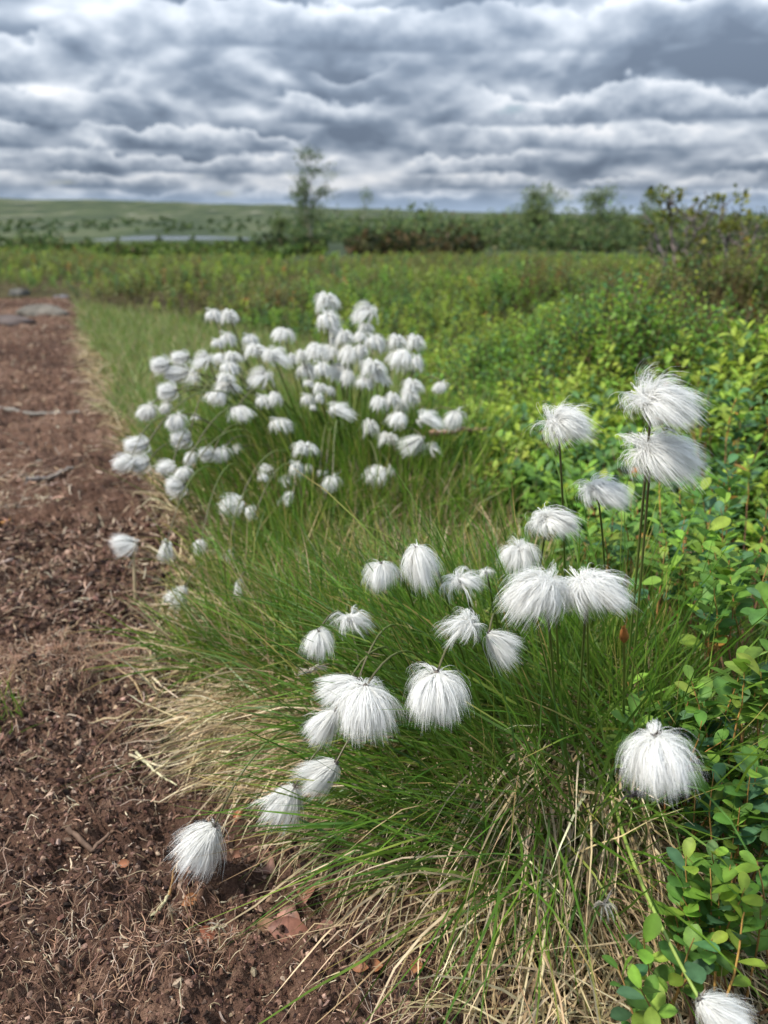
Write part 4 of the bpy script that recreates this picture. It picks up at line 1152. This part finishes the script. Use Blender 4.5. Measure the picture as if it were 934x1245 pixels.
def tree(px, ptop, dist, spread, label, lean=0.0, bushy=1.0, pal=None, fk=(2, 3)):
    """Small mountain birch, its foot on the terrain at a given distance."""
    az = math.atan((px - 467) / FPX / CP * .98)
    x, y = dist * math.sin(az), dist * math.cos(az)
    base = np.array([x, y, float(gz(x, y))])
    zc = y * CP + (CAM_H - base[2]) * SP
    b = (ptop - 622.5) / FPX
    H = (CAM_H + zc * (-SP - b * CP)) - base[2]
    root = empty('birch_tree', base, label, 'tree', 'birches beyond the heath')
    tw, lf = Acc(), Acc()
    pal = pal or [(.140, .190, .070), (.180, .230, .075), (.100, .145, .058)]
    nst = random.choice(fk)
    for s in range(nst):
        d0 = unit(np.array([lean + random.uniform(-.28, .28) * (s > 0), random.uniform(-.2, .2), 1.0]))
        Ls = H * (1.0 if s == 0 else random.uniform(.6, .9))
        T = branch_path(np.zeros(3), d0, Ls, 12, .085, .1)
        T[:, 2] *= Ls / max(T[-1, 2], 1e-3)
        tubes(tw, T[None], np.array([.035 * H / 2]), np.linspace(1, .15, 13), jit((.23, .20, .17), 1, .2), 6)
        for k in range(int(11 * bushy)):
            i = random.randint(4, 11); f = 1 - (i - 4) / 11
            a2 = random.random() * 6.28
            d = np.array([math.cos(a2), math.sin(a2), random.uniform(.4, 1.1)])
            Lb = spread * random.uniform(.45, 1.0) * (f + .25)
            B = branch_path(T[i], unit(d), Lb, 6, .2, .2)
            tubes(tw, B[None], np.array([.013 * H / 2]), np.linspace(1, .3, 7), jit((.16, .13, .11), 1, .2), 4)
            for q in range(2, 7):
                n = random.randint(7, 13)
                leafclump(lf, B[q], np.array([.20, .20, .15]) * (.5 + spread * .55), n, .062, pick(pal, [.4, .3, .3], n, .3))
        n = 22
        leafclump(lf, T[-1], np.array([.14, .14, .20]) * (.6 + spread * .4), n, .062, pick(pal, [.4, .3, .3], n, .3))
    tw.build('trunk', M_WOOD, root); lf.build('crown', M_FAR, root)

tree(385, 186, 22, .85, 'tallest birch with a bent bare top, standing alone above the horizon', .14, 1.7, fk=(2,), pal=[(.085, .13, .045), (.12, .165, .055), (.06, .095, .04)])
tree(441, 238, 30, .8, 'slender small birch just right of the tallest one', .02, .8, fk=(1,))
tree(634, 236, 24, 1.0, 'broad bushy birch, leftmost of the three on the right', .0, 2.2)
tree(704, 237, 24, .95, 'upright many stemmed birch in the middle of the three on the right', .02, 2.2)
tree(748, 236, 25, .7, 'leaning thin birch, rightmost of the three, with a rounded top', .22, 1.4, fk=(2,))
tree(8, 244, 26, 1.0, 'dense low birch at the left edge under the hill', .0, 1.4, fk=(3,))
tree(352, 258, 26, .5, 'low birch bush left of the tallest birch', .0, .6)
tree(515, 250, 38, .9, 'faint low birch in the middle of the far scrub', .0, 1.1)
tree(590, 262, 30, .8, 'low round birch left of the broad bushy one', .0, 1.2)

def gnarled_shrub():
    Z = 3.3
    zb = at(865, 378, Z); base = np.array([zb[0], zb[1], float(surf(zb[0], zb[1]))])
    root = empty('willow_shrub', base, 'gnarled dwarf shrub with grey crooked dead branches at the right edge', 'shrub')
    tw, lf = Acc(), Acc()
    lines = [[(842, 372), (828, 350), (812, 325), (797, 295), (788, 268)], [(828, 350), (818, 300), (812, 262), (815, 246)],
             [(850, 375), (838, 340), (836, 305), (838, 275), (852, 250)], [(838, 340), (852, 312), (846, 285), (836, 262)],
             [(862, 378), (868, 345), (862, 305), (855, 280), (862, 262)], [(880, 380), (895, 345), (910, 320), (918, 290), (924, 270)],
             [(872, 378), (888, 350), (884, 315), (876, 285), (878, 250)], [(895, 385), (915, 360), (932, 345), (955, 320), (962, 285)],
             [(888, 350), (905, 325), (900, 300), (906, 285)], [(905, 385), (935, 372), (965, 360), (985, 335)],
             [(842, 372), (825, 362), (812, 340), (803, 318), (792, 300)], [(868, 345), (850, 330), (842, 315), (825, 298)], [(862, 305), (880, 300), (892, 280), (896, 268)]]
    for k, ln in enumerate(lines):
        dep = Z + np.cumsum(RNG.normal(size=len(ln)) * .06)
        K = np.array([at(px, py, zz) for (px, py), zz in zip(ln, dep)])
        t = np.linspace(0, len(K) - 1, 14); i = np.minimum(t.astype(int), len(K) - 2); f = (t - i)[:, None]
        P = K[i] * (1 - f) + K[i + 1] * f + RNG.normal(size=(14, 3)) * .006
        P = P - base
        tubes(tw, P[None], np.array([.029 if k in (0, 2, 4, 5, 6, 7) else .020]), np.linspace(1, .28, 14), jit((.125, .108, .095), 1, .25), 6)
        for q in range(4, 14):
            for _ in range(random.choice((2, 3, 3))):
                d = unit(RNG.normal(size=3) + np.array([0, 0, .8]))
                B = branch_path(P[q], d, random.uniform(.03, .085), 5, .28, .3)
                tubes(tw, B[None], np.array([.0065]), np.linspace(1, .4, 6), jit((.12, .105, .09), 1, .25), 4)
                if random.random() < .018 * q:
                    n = 16
                    leafclump(lf, B[-1], np.array([.05, .05, .04]), n, .026, pick([(.13, .155, .03), (.20, .20, .035), (.07, .095, .028)], [.45, .3, .25], n, .3))
    tw.build('branch', M_WOOD, root); lf.build('foliage', M_LEAF, root)
gnarled_shrub()

# ------------------------------------------------------------------ sky and sun
SUN_EL, SUN_AZ = math.radians(54), math.radians(-105)    # azimuth from +Y toward +X
def build_world():
    w = bpy.data.worlds.new('World'); scene.world = w; w.use_nodes = True
    nt = w.node_tree; nt.nodes.clear(); L = nt.links.new
    out = N(nt, 'ShaderNodeOutputWorld'); bg = N(nt, 'ShaderNodeBackground'); L(bg.outputs[0], out.inputs[0])
    sky = N(nt, 'ShaderNodeTexSky', sky_type='NISHITA'); sky.sun_disc = False
    sky.sun_elevation = SUN_EL; sky.sun_rotation = SUN_AZ
    tc = N(nt, 'ShaderNodeTexCoord'); sep = N(nt, 'ShaderNodeSeparateXYZ'); L(tc.outputs['Generated'], sep.inputs[0])
    def M(op, a, b=None, c=None, clamp=False):
        n = nt.nodes.new('ShaderNodeMath'); n.operation = op; n.use_clamp = clamp
        for i, v in enumerate((a, b, c)):
            if v is None: continue
            if isinstance(v, (int, float)): n.inputs[i].default_value = v
            else: L(v, n.inputs[i])
        return n.outputs[0]
    zc = M('MAXIMUM', sep.outputs['Z'], 0.0)
    def plane(h, warp=0.0):
        """Direction projected on a cloud deck; h softens the horizon."""
        k = M('DIVIDE', 1.0, M('ADD', zc, h))
        cx = N(nt, 'ShaderNodeCombineXYZ'); L(M('MULTIPLY', sep.outputs['X'], k), cx.inputs[0]); L(M('MULTIPLY', sep.outputs['Y'], k), cx.inputs[1])
        return cx.outputs[0]
    def noise(vec, sc, det, ro, off=(0, 0, 0), mul=1.0, dist=0.0):
        mp = N(nt, 'ShaderNodeMapping'); mp.inputs['Location'].default_value = off
        mp.inputs['Scale'].default_value = (mul,) * 3; L(vec, mp.inputs[0])
        n = N(nt, 'ShaderNodeTexNoise'); n.inputs['Scale'].default_value = sc; n.inputs['Detail'].default_value = det
        n.inputs['Roughness'].default_value = ro; n.inputs['Distortion'].default_value = dist
        L(mp.outputs[0], n.inputs['Vector']); return n.outputs['Fac']
    P = plane(.15)
    OFF = (3.1, 7.4, 0)
    def puffs(vec, sc, mul):
        mp = N(nt, 'ShaderNodeMapping'); mp.inputs['Location'].default_value = OFF; mp.inputs['Scale'].default_value = (mul,) * 3; L(vec, mp.inputs[0])
        wn = N(nt, 'ShaderNodeTexNoise'); wn.inputs['Scale'].default_value = sc * .8; wn.inputs['Detail'].default_value = 4; L(mp.outputs[0], wn.inputs['Vector'])
        wa = N(nt, 'ShaderNodeVectorMath', operation='MULTIPLY_ADD'); L(wn.outputs['Color'], wa.inputs[0]); wa.inputs[1].default_value = (.9 / sc,) * 3; L(mp.outputs[0], wa.inputs[2])
        v = N(nt, 'ShaderNodeTexVoronoi', feature='SMOOTH_F1', voronoi_dimensions='2D'); v.inputs['Scale'].default_value = sc; v.inputs['Smoothness'].default_value = .35
        v.inputs['Detail'].default_value = 2.5; v.inputs['Roughness'].default_value = .55; v.normalize = True
        L(wa.outputs[0], v.inputs['Vector']); return v.outputs['Distance']
    R = plane(.42)
    v1, v2 = puffs(R, 4.6, 1.0), puffs(R, 4.6, .975)
    puff_lit = M('MULTIPLY', M('SUBTRACT', v2, v1), 2.0)
    big = noise(P, .75, 2, .5, OFF)
    Q = plane(.30)
    n1 = noise(Q, 3.8, 8, .50, OFF, 1.0, .1)
    n2 = noise(Q, 3.8, 8, .50, OFF, .978, .1)          # same clouds, a little higher in the sky
    lit = M('MULTIPLY', M('SUBTRACT', n1, n2), 1.6)
    thick = M('ADD', M('ADD', M('MULTIPLY', n1, .50), M('MULTIPLY', big, .62)), M('MULTIPLY_ADD', v1, -.22, .10))   # ~ .58 mean
    # the two heavy grey masses high in the sky and the pale gap between them
    for ax_, ez_, wx, wz, amp in ((.34, .150, .22, .030, .13), (-.46, .165, .15, .028, .12), (-.30, .205, .20, .016, .09), (.0, .165, .16, .03, -.02), (-.14, .105, .17, .022, -.06), (.14, .115, .12, .02, -.06), (-.05, .07, .5, .018, -.03), (0.0, .032, 1.5, .016, -.06), (-.42, .205, .12, .02, .10)):
        dx = M('DIVIDE', M('SUBTRACT', sep.outputs['X'], ax_), wx); dz = M('DIVIDE', M('SUBTRACT', sep.outputs['Z'], ez_), wz)
        g = M('EXPONENT', M('MULTIPLY', M('ADD', M('MULTIPLY', dx, dx), M('MULTIPLY', dz, dz)), -1.0))
        front = M('GREATER_THAN', sep.outputs['Y'], 0.0)
        thick = M('ADD', thick, M('MULTIPLY', M('MULTIPLY', g, front), amp))
    # brightness: thin parts bright, thick cores dark, upper rims lit
    br = M('ADD', M('ADD', M('MULTIPLY_ADD', thick, -2.9, 2.08), lit), puff_lit)
    # rows of cumulus one behind the other: flat grey base, billowing bright top; the nearer row stands higher in the sky
    hyp = M('SQRT', M('ADD', M('MULTIPLY', sep.outputs['X'], sep.outputs['X']), M('MULTIPLY', sep.outputs['Y'], sep.outputs['Y'])))
    az = M('DIVIDE', sep.outputs['X'], M('MAXIMUM', hyp, .001))
    def ss(v, lo, hi):
        m = N(nt, 'ShaderNodeMapRange', interpolation_type='SMOOTHSTEP'); m.inputs['From Min'].default_value = lo; m.inputs['From Max'].default_value = hi
        L(v, m.inputs['Value']); return m.outputs[0]
    def nz(sx, sz, det, seed, ro=.5):
        c = N(nt, 'ShaderNodeCombineXYZ'); L(M('MULTIPLY_ADD', az, sx, seed), c.inputs[0]); L(M('MULTIPLY', zc, sz), c.inputs[1]); c.inputs[2].default_value = seed * 1.7
        n = N(nt, 'ShaderNodeTexNoise'); n.inputs['Scale'].default_value = 1; n.inputs['Detail'].default_value = det; n.inputs['Roughness'].default_value = ro
        L(c.outputs[0], n.inputs['Vector']); return n.outputs['Fac']
    for i, (e0, h, sx) in enumerate(ROWS):
        sd_ = 3.7 * i + 1.3
        fine = nz(sx * 3.2, sx * 4.4, 5, sd_ + 20, .58)
        top = M('MULTIPLY_ADD', nz(sx, 0, 2, sd_), h * 2.2, -h * .25)
        base = M('MULTIPLY_ADD', nz(sx * .45, 0, 1, sd_ + 9), h * .5, e0 - h * .25)
        f = M('DIVIDE', M('SUBTRACT', zc, base), M('MAXIMUM', top, h * .25))
        fb = M('ADD', f, M('MULTIPLY_ADD', fine, 1.7, -.85))
        al = M('MULTIPLY', M('MULTIPLY', ss(M('ADD', f, M('MULTIPLY_ADD', fine, .3, -.15)), -.02, .16), M('SUBTRACT', 1.0, ss(fb, .92, 1.08))), ss(nz(sx * .55, 0, 1, sd_ + 40), .43, .54))
        val = M('ADD', M('MULTIPLY_ADD', fb, 1.15, -.04), M('MULTIPLY', M('SUBTRACT', br, .5), .25))
        al = M('MULTIPLY', al, .72)
        br = M('ADD', M('MULTIPLY', br, M('SUBTRACT', 1.0, al)), M('MULTIPLY', val, al))
    brc = M('MINIMUM', M('MAXIMUM', br, 0.0), 1.0)
    ramp = N(nt, 'ShaderNodeValToRGB'); e = ramp.color_ramp.elements
    e[0].position = 0; e[0].color = (.140, .180, .245, 1); e[1].position = 1; e[1].color = (.84, .855, .885, 1)
    for p_, c_ in ((.25, (.21, .262, .340)), (.5, (.36, .415, .495)), (.75, (.58, .63, .70))):
        k = e.new(p_); k.color = (*c_, 1)
    L(brc, ramp.inputs[0])
    # overhead the deck glows brighter than near the horizon
    gain = M('MULTIPLY_ADD', zc, CLOUD_TOP, CLOUD_LOW)
    cl = N(nt, 'ShaderNodeVectorMath', operation='SCALE'); L(ramp.outputs[0], cl.inputs[0]); L(gain, cl.inputs['Scale'])
    sk = N(nt, 'ShaderNodeVectorMath', operation='SCALE'); L(sky.outputs[0], sk.inputs[0]); sk.inputs['Scale'].default_value = SKY_BLUE
    # gaps of blue where the deck thins out
    mr = N(nt, 'ShaderNodeMapRange', interpolation_type='SMOOTHSTEP'); mr.inputs['From Min'].default_value = .36; mr.inputs['From Max'].default_value = .45
    L(thick, mr.inputs['Value'])
    mx = N(nt, 'ShaderNodeMix', data_type='RGBA'); L(mr.outputs[0], mx.inputs[0]); L(sk.outputs[0], mx.inputs[6]); L(cl.outputs[0], mx.inputs[7])
    # far haze just above the horizon
    hz = N(nt, 'ShaderNodeMapRange', interpolation_type='SMOOTHSTEP'); hz.inputs['From Min'].default_value = .0; hz.inputs['From Max'].default_value = .035
    hz.inputs['To Min'].default_value = .55; hz.inputs['To Max'].default_value = 0
    L(zc, hz.inputs['Value'])
    m2 = N(nt, 'ShaderNodeMix', data_type='RGBA'); L(hz.outputs[0], m2.inputs[0]); L(mx.outputs[2], m2.inputs[6])
    m2.inputs[7].default_value = (.25, .32, .42, 1)
    L(m2.outputs[2], bg.inputs['Color']); bg.inputs['Strength'].default_value = 1.0
    w.cycles.sampling_method = 'MANUAL'; w.cycles.sample_map_resolution = 512
ROWS = [(.010, .014, 15), (.024, .018, 13), (.041, .024, 10), (.063, .030, 8.5), (.090, .038, 7), (.122, .046, 5.5), (.160, .05, 4.2)]
CLOUD_LOW, CLOUD_TOP, SKY_BLUE = .36, 1.7, .05
build_world()

sl = bpy.data.lights.new('sun', 'SUN'); sl.energy = 2.6; sl.angle = math.radians(6); sl.color = (1, .95, .87)
so = bpy.data.objects.new('sun', sl); COL.objects.link(so)
sd = Vector((math.sin(SUN_AZ) * math.cos(SUN_EL), math.cos(SUN_AZ) * math.cos(SUN_EL), math.sin(SUN_EL)))
so.rotation_euler = (-sd).to_track_quat('-Z', 'Y').to_euler()

cam = bpy.data.cameras.new('camera'); co = bpy.data.objects.new('camera', cam); COL.objects.link(co)
cam.sensor_fit = 'VERTICAL'; cam.sensor_height = 24; cam.sensor_width = 18; cam.lens = 24 * FPX / 1245
cam.clip_start = .01; cam.clip_end = 20000
co.location = (0, 0, CAM_H); co.rotation_euler = (PI / 2 - PITCH, 0, 0)
cam.dof.use_dof = True; cam.dof.focus_distance = .54; cam.dof.aperture_fstop = cam.lens / 3.6
scene.camera = co
vs = scene.view_settings
scene.display_settings.display_device = 'sRGB'
vs.view_transform = 'Standard'; vs.look = 'None'; vs.gamma = 1; vs.use_curve_mapping = False; vs.exposure = 1.2
cy = scene.cycles
cy.max_bounces = 6; cy.diffuse_bounces = 5; cy.glossy_bounces = 2; cy.transmission_bounces = 4; cy.transparent_max_bounces = 4
cy.use_denoising = True
cy.sample_clamp_indirect = 4
